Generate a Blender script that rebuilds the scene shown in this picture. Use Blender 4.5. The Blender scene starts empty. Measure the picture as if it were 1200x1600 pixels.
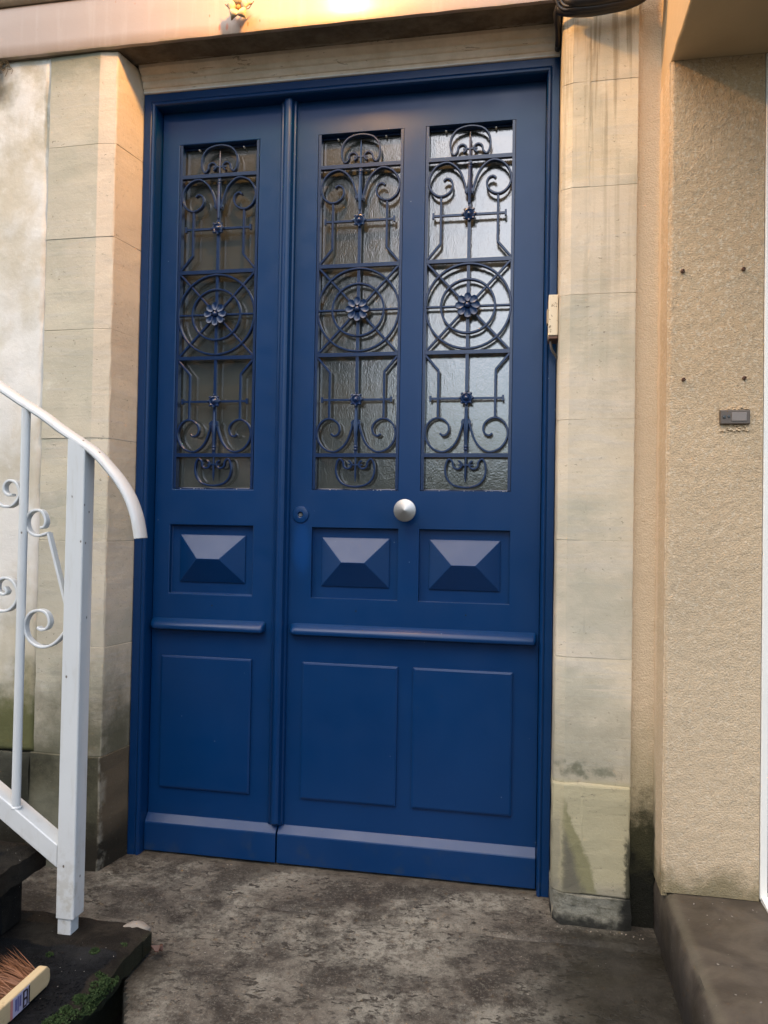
import bpy, bmesh, math, random
from mathutils import Vector, Matrix, noise
random.seed(7)
S = bpy.context.scene
COL = S.collection
PI = math.pi

# ------------------------------------------------------------------ camera
cam_d = bpy.data.cameras.new('camera')
cam = bpy.data.objects.new('camera', cam_d); COL.objects.link(cam)
def cam_axes(yaw, pitch, roll):
    cy, sy = math.cos(yaw), math.sin(yaw)
    fwd = Vector((-sy, cy, 0)); rt = Vector((cy, sy, 0)); up = Vector((0, 0, 1))
    cp, sp = math.cos(pitch), math.sin(pitch)
    fwd, up = fwd*cp + up*sp, up*cp - fwd*sp
    cr, sr = math.cos(roll), math.sin(roll)
    rt, up = rt*cr + up*sr, up*cr - rt*sr
    return rt, up, fwd
rt, up, fw = cam_axes(0.184136, 0.018566, 0.017481)
m = Matrix((( rt.x, up.x, -fw.x, 1.17247), (rt.y, up.y, -fw.y, -2.2), (rt.z, up.z, -fw.z, 0.9944), (0, 0, 0, 1)))
cam.matrix_world = m
cam_d.sensor_fit = 'VERTICAL'; cam_d.sensor_height = 36; cam_d.lens = 27.0
cam_d.clip_start = 0.02; cam_d.clip_end = 2000
S.camera = cam
S.render.resolution_x = 768; S.render.resolution_y = 1024

# ------------------------------------------------------------------ world, sun, exposure
W = bpy.data.worlds.new('World'); S.world = W; W.use_nodes = True
wn = W.node_tree; wn.nodes.clear()
sky = wn.nodes.new('ShaderNodeTexSky'); sky.sky_type = 'NISHITA'; sky.sun_disc = False
SUN_EL, SUN_AZ = 52, 202          # degrees; azimuth clockwise from +Y
sky.sun_elevation = math.radians(SUN_EL); sky.sun_rotation = math.radians(SUN_AZ)
sky.air_density = 1.0; sky.dust_density = 1.6; sky.ozone_density = 1.5
hs = wn.nodes.new('ShaderNodeHueSaturation'); hs.inputs['Saturation'].default_value = 1.0
bg = wn.nodes.new('ShaderNodeBackground'); bg.inputs['Strength'].default_value = 0.15
wo = wn.nodes.new('ShaderNodeOutputWorld')
wn.links.new(sky.outputs[0], hs.inputs['Color']); wn.links.new(hs.outputs[0], bg.inputs[0]); wn.links.new(bg.outputs[0], wo.inputs[0])
sd = bpy.data.lights.new('sun', 'SUN'); sd.energy = 1.25; sd.angle = math.radians(85); sd.color = (1, .92, .80)
so = bpy.data.objects.new('sun', sd); COL.objects.link(so)
az, el = math.radians(SUN_AZ), math.radians(SUN_EL)
sdir = Vector((math.sin(az)*math.cos(el), math.cos(az)*math.cos(el), math.sin(el)))
so.rotation_euler = sdir.to_track_quat('Z', 'Y').to_euler()
so.location = (2, -4, 5)
S.view_settings.view_transform = 'Standard'; S.view_settings.look = 'None'
S.view_settings.exposure = 1.18; S.view_settings.gamma = 1.0
S.view_settings.use_curve_mapping = False

# ------------------------------------------------------------------ node helper
class NT:
    def __init__(s, name):
        s.m = bpy.data.materials.new(name); s.m.use_nodes = True
        s.t = s.m.node_tree; s.t.nodes.clear()
        s.out = s.t.nodes.new('ShaderNodeOutputMaterial')
        s.b = s.t.nodes.new('ShaderNodeBsdfPrincipled')
        s.t.links.new(s.b.outputs[0], s.out.inputs[0])
        g = s.t.nodes.new('ShaderNodeNewGeometry'); s.pos = g.outputs['Position']
        sp = s.t.nodes.new('ShaderNodeSeparateXYZ'); s.t.links.new(s.pos, sp.inputs[0])
        s.x, s.y, s.z = sp.outputs
        s._rnd = None
    def put(s, sock, v):
        if isinstance(v, bpy.types.NodeSocket): s.t.links.new(v, sock)
        elif isinstance(v, (tuple, list)):
            sock.default_value = tuple(v) + ((1,) if len(v) == 3 and len(sock.default_value) == 4 else ())
        else: sock.default_value = v
    def set(s, **k):
        for n, v in k.items(): s.put(s.b.inputs[n.replace('_', ' ')], v)
        return s
    def rnd(s):
        o = s.t.nodes.new('ShaderNodeObjectInfo'); return o.outputs['Random']
    def vec(s, sc=(1, 1, 1), off=None, rot=None):
        n = s.t.nodes.new('ShaderNodeMapping'); s.put(n.inputs[0], s.pos); n.inputs['Scale'].default_value = sc
        if off is not None: s.put(n.inputs['Location'], off)
        if rot is not None: n.inputs['Rotation'].default_value = rot
        return n.outputs[0]
    def noise(s, scale, detail=4, rough=.55, vec=None, dist=0.):
        n = s.t.nodes.new('ShaderNodeTexNoise'); s.put(n.inputs['Vector'], vec if vec is not None else s.pos)
        n.inputs['Scale'].default_value = scale; n.inputs['Detail'].default_value = detail
        n.inputs['Roughness'].default_value = rough; n.inputs['Distortion'].default_value = dist
        return n.outputs[0]
    def vor(s, scale, vec=None, feat='F1', rand=1.):
        n = s.t.nodes.new('ShaderNodeTexVoronoi'); n.feature = feat; s.put(n.inputs['Vector'], vec if vec is not None else s.pos)
        n.inputs['Scale'].default_value = scale; n.inputs['Randomness'].default_value = rand
        return n.outputs['Distance']
    def math(s, op, a, b=None, clamp=False):
        n = s.t.nodes.new('ShaderNodeMath'); n.operation = op; n.use_clamp = clamp
        s.put(n.inputs[0], a)
        if b is not None: s.put(n.inputs[1], b)
        return n.outputs[0]
    def rng(s, v, a, b, c=0., d=1.):
        n = s.t.nodes.new('ShaderNodeMapRange'); n.clamp = True; n.interpolation_type = 'SMOOTHSTEP'
        s.put(n.inputs[0], v)
        for i, q in enumerate((a, b, c, d)): n.inputs[i+1].default_value = q
        return n.outputs[0]
    def mix(s, f, a, b, mode='MIX'):
        n = s.t.nodes.new('ShaderNodeMix'); n.data_type = 'RGBA'; n.blend_type = mode
        s.put(n.inputs[0], f); s.put(n.inputs[6], a); s.put(n.inputs[7], b); return n.outputs[2]
    def mul(s, *a):
        r = a[0]
        for q in a[1:]: r = s.math('MULTIPLY', r, q)
        return r
    def add(s, a, b): return s.math('ADD', a, b)
    def blob(s, cx, cz, rx, rz, soft=.5, wob=.35, nsc=25, u=None, v=None):
        """soft-edged stain of elliptical outline, wobbled by noise (0..1)"""
        n = s.math('MULTIPLY', s.math('SUBTRACT', s.noise(nsc, 3), .5), wob*2)
        dx = s.math('DIVIDE', s.math('SUBTRACT', u or s.x, cx), rx); dz = s.math('DIVIDE', s.math('SUBTRACT', v or s.z, cz), rz)
        d = s.math('SQRT', s.add(s.mul(dx, dx), s.mul(dz, dz)))
        return s.rng(s.add(d, n), 1., 1.-soft, 0., 1.)
    def bump(s, h, strength=.3, dist=.002, prev=None):
        n = s.t.nodes.new('ShaderNodeBump'); n.inputs['Strength'].default_value = strength; n.inputs['Distance'].default_value = dist
        s.put(n.inputs['Height'], h)
        if prev is not None: s.put(n.inputs['Normal'], prev)
        s.t.links.new(n.outputs[0], s.b.inputs['Normal']); return n.outputs[0]

def simple(name, col, rough=.5, metal=0., nscale=30, var=.15, bump=.1, bd=.001, **k):
    n = NT(name)
    f = n.noise(nscale, 5)
    c = n.mix(f, tuple(q*(1-var) for q in col), tuple(min(1, q*(1+var)) for q in col))
    n.set(Base_Color=c, Roughness=rough, Metallic=metal, **k)
    if bump: n.bump(n.noise(nscale*6, 4), bump, bd)
    return n.m

MT = {}
def m_blue():
    n = NT('blue_paint')
    streak = n.noise(1, 5, .6, vec=n.vec((260, 30, 9)))
    cloud = n.noise(3.5, 3)
    c = n.mix(cloud, (.0002, .0215, .082), (.0004, .029, .106))
    scuff = n.rng(n.noise(38, 6, .75), .70, .78)
    c = n.mix(n.mul(scuff, .35), c, (.02, .07, .18))
    dot = n.rng(n.vor(16), .028, .018)
    c = n.mix(n.mul(dot, .5), c, (.25, .32, .4))
    fresh = n.blob(.515, .93, .035, .10, .6, .3, 14)
    c = n.mix(n.mul(fresh, .5), c, (.001, .045, .18))
    low = n.mul(n.rng(n.z, .16, 0.), n.rng(n.noise(22, 5), .52, .72))
    c = n.mix(n.mul(low, .35), c, (.03, .045, .06))
    n.set(Base_Color=c, Roughness=n.rng(n.noise(14, 4), .2, .8, .30, .42), Specular_IOR_Level=.26, IOR=1.5, Coat_Weight=.18, Coat_Roughness=.24)
    b = n.bump(streak, .22, .0006)
    n.bump(n.noise(5, 3), .25, .004, b)
    return n.m
MT['blue'] = m_blue()
def m_iron():
    n = NT('iron_blue_paint')
    c = n.mix(n.noise(60, 4), (.001, .012, .048), (.002, .018, .07))
    n.set(Base_Color=c, Roughness=.27, Coat_Weight=.15, Coat_Roughness=.2)
    n.bump(n.noise(260, 4), .35, .0008)
    return n.m
MT['iron'] = m_iron()
def m_glass():
    n = NT('textured_glass')
    c = n.mix(n.noise(9, 4), (.036, .037, .029), (.064, .065, .052))
    h = n.noise(1, 3, .6, vec=n.vec((60, 30, 34)), dist=.6)
    h2 = n.noise(1, 3, .55, vec=n.vec((300, 100, 170)))
    n.set(Base_Color=c, Roughness=.12, IOR=2.5, Specular_IOR_Level=.5)
    b = n.bump(h, .16, .0020)
    n.bump(h2, .35, .0008, b)
    return n.m
MT['glass'] = m_glass()
MT['caulk'] = simple('white_filler', (.62, .6, .54), .7, nscale=60)
MT['steel'] = simple('brushed_steel', (.42, .405, .38), .40, 1., 40, .06, .05)
MT['brass'] = simple('lock_metal', (.25, .25, .24), .35, 1., 60)
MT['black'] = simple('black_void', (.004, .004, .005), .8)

def stone(name, seed, green, extra=None, ca=(.62, .545, .395), cb=(.50, .435, .315)):
    n = NT(name)
    r = n.rnd()
    sh = n.t.nodes.new('ShaderNodeCombineXYZ'); n.put(sh.inputs[0], n.mul(r, 9.)); n.put(sh.inputs[1], n.mul(r, 5.)); n.put(sh.inputs[2], seed)
    v = n.vec((1, 1, 1), off=sh.outputs[0])
    base = n.mix(n.rng(n.noise(5, 6, .6, vec=v, dist=.5), .3, .7), ca, cb)
    bands = n.noise(1, 5, .6, vec=n.vec((4, 4, 48), off=sh.outputs[0]), dist=.8)
    base = n.mix(n.mul(n.rng(bands, .48, .66), .35), base, (.52, .49, .43))
    base = n.mix(n.mul(n.rng(r, 0, 1), .32), base, (.47, .42, .35))
    pale = n.rng(n.noise(11, 6, .7, vec=v), .6, .75)
    base = n.mix(n.mul(pale, .5), base, (.72, .68, .56))
    sage = n.rng(n.noise(3.2, 4, .6, vec=v), .47, .66)
    base = n.mix(n.mul(sage, .55), base, (.335, .33, .25))
    grime = n.rng(n.noise(2.6, 6, .7), .55, .75)
    base = n.mix(n.mul(grime, .3), base, (.25, .23, .18))
    # damp and algae climbing from the ground
    zz = n.math('ADD', n.z, n.math('MULTIPLY', n.math('SUBTRACT', n.noise(7, 6, .7), .5), .55))
    damp = n.rng(zz, .68, .30)
    base = n.mix(n.mul(damp, green), base, (.085, .080, .045))
    wet = n.rng(zz, .26, .02)
    base = n.mix(n.mul(wet, green), base, (.035, .032, .020))
    if extra: base = extra(n, base)
    pit = n.rng(n.noise(1, 3, .8, vec=n.vec((70, 70, 110))), .63, .68)
    pit = n.mul(pit, n.rng(n.noise(14, 3), .40, .6))
    base = n.mix(n.mul(pit, .6), base, (.17, .15, .11))
    n.set(Base_Color=base, Roughness=.82, Specular_IOR_Level=.25)
    b = n.bump(n.noise(26, 9, .75, vec=v), .5, .006)
    b = n.bump(bands, .25, .003, b)
    n.bump(pit, .5, -.002, b)
    return n.m
def ex_left(n, base):
    t = n.mul(n.rng(n.add(n.z, n.mul(n.noise(22, 4), .09)), 2.30, 2.40), n.rng(n.x, -.05, -.08))
    base = n.mix(n.mul(t, .8), base, (.12, .12, .07))
    lowz = n.rng(n.z, .322, .314)
    dk = n.mix(n.rng(n.noise(9, 6, .7), .35, .65), (.030, .028, .015), (.090, .083, .050))
    dk = n.mix(n.rng(n.x, -.236, -.245), dk, (.018, .018, .012))
    dk = n.mix(n.rng(n.x, -.03, -.015), dk, (.12, .09, .055))
    dk = n.mix(n.rng(n.add(n.z, n.mul(n.noise(8, 5), .1)), .20, .09), dk, (.022, .018, .011))
    base = n.mix(n.mul(lowz, .93), base, dk)
    chf = n.mul(n.rng(n.x, -.077, -.071), n.rng(n.z, .9, 2.1))  # warm lamp glow on chamfer and reveal painted in, growing upward
    base = n.mix(n.mul(chf, .5), base, (.70, .56, .41))
    fr = n.mul(n.rng(n.x, -.072, -.077), n.rng(n.noise(2.4, 5), .35, .6))
    base = n.mix(n.mul(fr, .35), base, (.38, .37, .27))
    e = n.rng(n.math('ABSOLUTE', n.add(n.x, .021)), .006, .002)
    base = n.mix(n.mul(e, n.rng(n.noise(20, 5), .45, .6), n.rng(n.z, .5, .3), .5), base, (.40, .37, .28))
    return base
MT['stoneL'] = stone('limestone_weathered', 1., .93, ex_left)
def ex_right(n, base):
    s = n.rng(n.noise(1, 4, .6, vec=n.vec((42, 10, 1.6))), .47, .62)
    base = n.mix(n.mul(s, n.rng(n.z, 1.85, 2.3), .75), base, (.20, .155, .085))
    base = n.mix(n.mul(s, n.rng(n.z, 1.1, 2.0), .35), base, (.30, .25, .16))
    # yellow patch of new mortar on the base stone with the dark damp fan in it
    patch = n.rng(n.add(n.z, n.mul(n.noise(9, 4), .03)), .375, .355)
    base = n.mix(n.mul(patch, n.rng(n.z, .07, .12), .85), base, (.37, .33, .20))
    wz = n.add(n.z, n.mul(n.math('SUBTRACT', n.noise(16, 6, .75), .5), .09))
    wx = n.add(n.x, n.mul(n.math('SUBTRACT', n.noise(26, 6, .75), .5), .035))
    xb = n.math('SUBTRACT', 1.372, n.mul(n.math('POWER', n.math('MAXIMUM', wz, .02), 1.6), .62))
    dd = n.math('SUBTRACT', xb, wx)
    top = n.mul(n.rng(wz, .335, .295), n.rng(wx, 1.262, 1.285))
    low = n.rng(n.z, .06, .085)
    base = n.mix(n.mul(n.rng(dd, 0, .012), top, low, .75), base, (.165, .155, .07))
    base = n.mix(n.mul(n.rng(dd, .026, .050), top, low, .8), base, (.105, .095, .075))
    base = n.mix(n.mul(n.rng(wx, 1.27, 1.262), n.rng(wz, .31, .22), low, .55), base, (.16, .15, .11))
    cr = n.mul(n.rng(n.add(n.x, n.mul(n.noise(45, 5, .7), .05)), 1.445, 1.458), n.rng(n.z, .24, .2))
    base = n.mix(n.mul(cr, .9), base, (.03, .03, .018))
    gr = n.blob(1.30, .385, .055, .030, .9, 1.3, 40)
    base = n.mix(n.mul(gr, .8), base, (.12, .12, .075))
    gr2 = n.blob(1.37, .375, .07, .018, .9, 1.3, 40)
    base = n.mix(n.mul(gr2, .8), base, (.15, .15, .10))
    return base
MT['stoneR'] = stone('limestone_right', 4., .35, ex_right, ca=(.66, .57, .41), cb=(.57, .485, .335))
def m_plinth():
    n = NT('rough_cement')
    c = n.mix(n.rng(n.noise(40, 6, .7), .35, .65), (.13, .125, .09), (.26, .25, .195))
    c = n.mix(n.rng(n.add(n.z, n.mul(n.noise(30, 4), .07)), .065, .035), c, (.015, .015, .010))
    c = n.mix(n.rng(n.add(n.x, n.mul(n.noise(30, 5), .05)), 1.43, 1.45), c, (.012, .012, .008))
    n.set(Base_Color=c, Roughness=.85); n.bump(n.noise(70, 8, .75), .9, .008); return n.m
MT['plinth'] = m_plinth()
def m_render_left():
    n = NT('worn_lime_render')
    a = n.noise(4.2, 7, .6, dist=.25)
    c = n.mix(n.rng(a, .38, .60), (.55, .49, .37), (.70, .665, .585))
    c = n.mix(n.mul(n.rng(n.noise(9, 6, .7), .5, .7), .5), c, (.80, .78, .72))
    c = n.mix(n.mul(n.rng(n.z, 1.7, 2.3), n.rng(n.noise(11, 5), .4, .65), .6), c, (.36, .30, .17))
    t = n.blob(-.43, 2.30, .10, .10, .9, .45, 18)
    c = n.mix(n.mul(t, .9), c, (.10, .085, .05))
    t = n.blob(-.25, 2.2, .012, .13, .8, .6, 18)
    c = n.mix(n.mul(t, .7), c, (.19, .19, .13))
    zz = n.add(n.z, n.mul(n.math('SUBTRACT', n.noise(8, 6, .7), .5), .35))
    c = n.mix(n.mul(n.rng(zz, .86, .68), n.rng(n.noise(6, 4), .3, .55), .6), c, (.42, .35, .20))
    c = n.mix(n.rng(zz, .60, .40), c, (.11, .11, .045))
    c = n.mix(n.rng(n.z, .325, .315), c, (.030, .028, .018))
    n.set(Base_Color=c, Roughness=.9, Specular_IOR_Level=.2)
    b = n.bump(a, .6, .01); n.bump(n.noise(60, 7, .75), .5, .003, b)
    return n.m
MT['renderL'] = m_render_left()
def m_pebble(name, k=1.):
    n = NT(name)
    v = n.vor(240, rand=1.)
    big = n.noise(2.2, 5, .6)
    c = n.mix(n.rng(big, .35, .65), (.50*k, .36*k, .21*k), (.42*k, .295*k, .165*k))
    dk = n.rng(n.add(n.vor(95), n.mul(n.noise(60, 2), .35)), .36, .28)
    c = n.mix(n.mul(dk, n.rng(n.noise(9, 4), .35, .6), .55), c, (.17*k, .12*k, .07*k))
    c = n.mix(n.mul(n.rng(n.noise(4.5, 6, .7), .5, .62), .3), c, (.36*k, .29*k, .19*k))
    c = n.mix(n.mul(n.rng(n.noise(120, 3, .6), .54, .62), .45), c, (.62*k, .54*k, .40*k))
    c = n.mix(n.mul(n.rng(n.noise(150, 4, .7), .545, .64), .55), c, (.20*k, .145*k, .085*k))
    pale = n.mul(n.rng(n.z, 1.5, .6), .4)
    c = n.mix(pale, c, (.52*k, .44*k, .31*k))
    c = n.mix(.15, c, (.66*k, .50*k, .32*k))
    c = n.mix(n.mul(n.rng(n.x, 1.52, 1.51), n.rng(n.y, -.20, -.17), .7), c, (.70, .57, .40))  # recessed strip lightened: warm lamp light on it put into the colour
    zz = n.add(n.z, n.mul(n.math('SUBTRACT', n.noise(10, 6, .7), .5), .22))
    c = n.mix(n.mul(n.rng(zz, .24, .155), .75), c, (.13, .11, .05))
    # algae in the recessed strip
    strip = n.mul(n.rng(n.x, 1.52, 1.51), n.rng(n.y, -.20, -.17))
    zs = n.add(n.z, n.mul(n.math('SUBTRACT', n.noise(14, 6, .7), .5), .3))
    c = n.mix(n.mul(strip, n.rng(zs, .62, .30), .55), c, (.20, .185, .085))
    c = n.mix(n.mul(strip, n.rng(zs, .36, .24)), c, (.045, .042, .020))
    c = n.mix(n.mul(strip, n.rng(zs, .20, .10)), c, (.010, .010, .006))
    n.set(Base_Color=c, Roughness=.88, Specular_IOR_Level=.25)
    b = n.bump(n.math('SUBTRACT', 1., v), .42, .0035)
    n.bump(n.noise(190, 4, .8), .55, .003, b)
    return n.m
MT['pebble'] = m_pebble('pebbledash')
MT['pebble_edge'] = m_pebble('pebbledash_pale', 1.12)  # same pebbledash, slightly paler overall
def m_lintel():
    n = NT('lintel_gloss_paint')
    c = n.mix(n.noise(4, 5), (.335, .245, .175), (.295, .22, .165))
    run = n.rng(n.noise(1, 4, .6, vec=n.vec((30, 10, 3))), .5, .7)
    c = n.mix(n.mul(run, .3), c, (.42, .345, .275))
    sp = n.rng(n.vor(24, vec=n.vec((1, 1, .6))), .075, .045)
    sp = n.mul(sp, n.rng(n.noise(7, 3), .46, .56))
    c = n.mix(n.mul(sp, .8), c, (.30, .12, .04))
    for (x, z, rx, rz) in ((.301, 2.393, .0035, .013), (.323, 2.392, .0055, .014), (.364, 2.388, .003, .006), (.385, 2.394, .0026, .009), (.27, 2.43, .003, .006), (.42, 2.40, .003, .006)):
        c = n.mix(n.mul(n.blob(x, z, rx, rz, .6, .2, 60), .85), c, (.36, .10, .03))
    edge = n.mul(n.rng(n.add(n.z, n.mul(n.noise(40, 5), .01)), 2.384, 2.377), n.rng(n.noise(18, 4), .45, .6))
    c = n.mix(n.mul(edge, .7), c, (.24, .19, .10))
    n.set(Base_Color=c, Roughness=.30, Specular_IOR_Level=.5, Coat_Weight=.28, Coat_Roughness=.22)
    b = n.bump(n.noise(9, 4), .2, .004); n.bump(n.noise(140, 5), .2, .001, b)
    return n.m
MT['lintel'] = m_lintel()
def m_soffit():
    n = NT('peeling_soffit_paint')
    c = n.mix(n.rng(n.noise(16, 6, .7), .35, .65), (.085, .062, .035), (.15, .12, .075))
    peel = n.rng(n.noise(1, 6, .65, vec=n.vec((7, 26, 26)), dist=1.), .56, .58)
    c = n.mix(n.mul(peel, n.rng(n.y, -.105, -.06)), c, (.44, .38, .29))
    n.set(Base_Color=c, Roughness=.8); n.bump(n.noise(50, 7, .7), .5, .004); return n.m
MT['soffit'] = m_soffit()
def m_mould():
    n = NT('cream_moulding_paint')
    c = n.mix(n.rng(n.noise(12, 5, .65), .35, .65), (.62, .52, .39), (.50, .41, .29))
    ch = n.rng(n.noise(1, 6, .7, vec=n.vec((14, 30, 70)), dist=.8), .62, .64)
    c = n.mix(n.mul(ch, .7), c, (.16, .12, .08))
    n.set(Base_Color=c, Roughness=.6); n.bump(n.noise(70, 6, .7), .4, .002); return n.m
MT['mould'] = m_mould()
def m_floor():
    n = NT('old_concrete')
    a = n.noise(5.5, 8, .68, dist=.6)
    c = n.mix(n.rng(a, .40, .60), (.036, .030, .023), (.118, .103, .080))
    li = n.rng(n.noise(3.1, 6, .65), .46, .66)
    c = n.mix(n.mul(n.math('MAXIMUM', li, n.blob(.82, -.36, .34, .20, .8, .5, 7, v=n.y)), n.rng(n.noise(45, 5, .75), .35, .6), .9), c, (.25, .236, .188))
    # smoother paler threshold zone, swept arcs of the door
    dx = n.math('SUBTRACT', n.x, .455); dy = n.math('SUBTRACT', n.y, 0.)
    r = n.math('SQRT', n.add(n.mul(dx, dx), n.mul(dy, dy)))
    arc = n.math('SINE', n.mul(n.add(r, n.mul(n.noise(9, 4), .035)), 300.))
    arcm = n.mul(n.rng(r, .26, .20), n.rng(r, .06, .10), n.rng(n.y, -.04, -.09), n.rng(n.x, .38, .46))
    c = n.mix(n.mul(arcm, n.rng(arc, -.4, .9), .28), c, (.17, .15, .115))
    dark = n.rng(n.noise(3.6, 7, .75), .50, .60)
    c = n.mix(n.mul(dark, .7), c, (.022, .017, .012))
    # pitted region
    pz = n.noise(1, 2, .6, vec=n.vec((40, 72, 60)), dist=.4)
    pz = n.rng(pz, .585, .62)
    pm = n.mul(pz, n.rng(n.noise(4.4, 5, .6, vec=n.vec((1, 1.4, 1))), .42, .52))
    c = n.mix(n.mul(pm, .95), c, (.035, .030, .022))
    grit = n.rng(n.noise(150, 4, .85), .53, .62)
    c = n.mix(n.mul(grit, .38), c, (.26, .24, .19))
    grit2 = n.rng(n.noise(120, 4, .85, vec=n.vec((1, 1, 1), off=(3, 1, 0))), .53, .62)
    c = n.mix(n.mul(grit2, .5), c, (.018, .015, .010))
    edge = n.rng(n.add(n.y, n.mul(n.noise(18, 4), .03)), -.055, -.025)
    c = n.mix(n.mul(edge, .6), c, (.06, .05, .037))
    # darker by the right-hand step and pilaster, green tinge
    dr = n.mul(n.rng(n.add(n.x, n.mul(n.noise(6, 5), .25)), 1.22, 1.47), n.rng(n.y, -.1, -.25))
    c = n.mix(n.mul(dr, .85), c, (.012, .011, .007))
    dl = n.rng(n.add(n.x, n.mul(n.noise(6, 5), .18)), .54, .36)
    c = n.mix(n.mul(dl, n.rng(n.y, -.45, -.6), .8), c, (.030, .028, .020))
    # wax, paint and dust specks
    spk = n.mul(n.rng(n.vor(55), .05, .03), n.rng(n.noise(5, 3), .5, .6))
    c = n.mix(spk, c, (.6, .58, .52))
    n.set(Base_Color=c, Roughness=n.rng(n.noise(8, 5), .3, .7, .48, .8), Specular_IOR_Level=.35)
    b = n.bump(a, .45, .008); b = n.bump(pm, .6, -.003, b); n.bump(n.noise(130, 7, .75), .55, .002, b)
    return n.m
MT['floor'] = m_floor()
def m_step():
    n = NT('worn_step_concrete')
    a = n.noise(9, 7, .65, dist=.5)
    c = n.mix(n.rng(a, .35, .7), (.044, .034, .023), (.092, .074, .052))
    c = n.mix(n.mul(n.rng(n.noise(3, 5), .48, .66), n.rng(n.y, -.5, -.75), .7), c, (.05, .05, .02))
    grit = n.rng(n.noise(150, 4, .8), .64, .75)
    c = n.mix(n.mul(grit, .3), c, (.2, .17, .12))
    e = n.mul(n.rng(n.x, 1.535, 1.515), n.rng(n.z, .13, .14))
    c = n.mix(n.mul(e, .35), c, (.14, .125, .085))
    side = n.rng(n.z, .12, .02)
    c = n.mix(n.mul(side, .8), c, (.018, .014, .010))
    spk = n.mul(n.rng(n.vor(46), .06, .035), n.rng(n.noise(6, 3), .48, .56))
    c = n.mix(spk, c, (.65, .62, .55))
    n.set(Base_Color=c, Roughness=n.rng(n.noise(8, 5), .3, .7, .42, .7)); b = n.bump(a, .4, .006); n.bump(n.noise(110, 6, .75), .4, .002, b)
    return n.m
MT['step'] = m_step()
def m_tread():
    n = NT('tarred_tread_concrete')
    a = n.noise(12, 8, .7, dist=.5)
    brown = n.mix(n.rng(a, .35, .68), (.009, .007, .0045), (.032, .026, .018))
    tar = n.mix(n.rng(n.noise(40, 6, .75), .4, .7), (.002, .0025, .003), (.009, .010, .011))
    dusty = n.blob(.235, -.645, .10, .05, .9, .6, 30, v=n.y)
    tar = n.mix(n.mul(dusty, .10), tar, (.13, .13, .125))
    wx = n.add(n.x, n.mul(n.math('SUBTRACT', n.noise(15, 5), .5), .05)); wy = n.add(n.y, n.mul(n.math('SUBTRACT', n.noise(15, 5), .5), .06))
    tm = n.mul(n.rng(wy, -.625, -.635), n.rng(wx, .305, .295), n.rng(n.z, .03, .04))
    tm2 = n.mul(n.rng(wy, -.585, -.595), n.rng(wx, .0, -.01), n.rng(n.z, .2, .21))
    up_ = n.rng(n.z, .15, .16)
    t = n.math('MAXIMUM', n.mul(tm, n.math('SUBTRACT', 1., up_)), n.mul(tm2, up_))
    c = n.mix(t, brown, tar)
    spk = n.mul(n.rng(n.vor(70), .07, .045), n.rng(n.noise(8, 3), .5, .6))
    c = n.mix(spk, c, (.55, .53, .48))
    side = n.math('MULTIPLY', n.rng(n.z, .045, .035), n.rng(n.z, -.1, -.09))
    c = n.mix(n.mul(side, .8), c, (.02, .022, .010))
    n.set(Base_Color=c, Roughness=.85, Specular_IOR_Level=.2); b = n.bump(a, .6, .008); n.bump(n.noise(90, 6, .8), .9, .006, b)
    return n.m
MT['tread'] = m_tread()
def m_rail():
    n = NT('white_rail_enamel')
    c = n.mix(n.noise(7, 4), (.635, .635, .60), (.575, .58, .555))
    dirt = n.mul(n.rng(n.noise(1, 5, .65, vec=n.vec((60, 60, 8))), .52, .72), .25)
    c = n.mix(dirt, c, (.42, .38, .28))
    low = n.mul(n.rng(n.z, .35, .06), n.rng(n.noise(26, 6, .7), .48, .65))
    c = n.mix(n.mul(low, .5), c, (.35, .30, .20))
    chip = n.rng(n.vor(34, vec=n.vec((1, 1, .7))), .09, .07)
    chip = n.mul(chip, n.rng(n.noise(10, 3), .49, .53))
    c = n.mix(n.mul(chip, .9), c, (.13, .10, .07))
    n.set(Base_Color=c, Roughness=.38, Coat_Weight=.2)
    b = n.bump(n.noise(30, 5), .2, .003); n.bump(chip, .5, -.001, b)
    return n.m
MT['rail'] = m_rail()
MT['rubber'] = simple('black_cable_sheath', (.012, .011, .011), .42, nscale=90, bump=.3)
MT['tape'] = simple('old_orange_tape', (.42, .19, .05), .6, nscale=60, var=.4, bump=.5, bd=.004)
MT['pvc'] = simple('white_plastic', (.76, .74, .66), .4, nscale=6, var=.06)
MT['dglass'] = simple('dark_door_glass', (.03, .035, .05), .08, bump=0)
MT['wood'] = None
def m_wood():
    n = NT('pale_broom_wood')
    g = n.noise(1, 4, .6, vec=n.vec((180, 9, 180)))
    c = n.mix(g, (.60, .47, .27), (.48, .36, .19)); c = n.mix(n.mul(n.rng(n.noise(60, 5), .6, .7), .5), c, (.35, .25, .13))
    n.set(Base_Color=c, Roughness=.6); n.bump(g, .3, .001); return n.m
MT['wood'] = m_wood()
MT['bristle'] = simple('coir_bristle', (.21, .09, .04), .6, nscale=35, var=.6, bump=0)
MT['moss'] = simple('moss_green', (.018, .038, .004), .9, nscale=60, var=.6, bump=0)
MT['plate'] = simple('brown_plastic', (.095, .070, .048), .4, nscale=50)
MT['plate2'] = simple('grey_name_plate', (.20, .165, .135), .3, nscale=40)
MT['bell'] = simple('bell_button', (.045, .05, .05), .35)
MT['cream'] = simple('cream_gloss_paint', (.42, .33, .20), .45, nscale=40, var=.12, bump=.3, bd=.002)
def m_boxp():
    n = NT('flaking_cream_paint')
    ch = n.rng(n.noise(95, 5, .7), .60, .63)
    c = n.mix(ch, (.66, .57, .40), (.20, .15, .09)); n.set(Base_Color=c, Roughness=.6); n.bump(ch, .5, -.001); return n.m
MT['boxp'] = m_boxp()
MT['rust'] = simple('rusty_screw', (.12, .062, .038), .7, nscale=200, var=.5)
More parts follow.
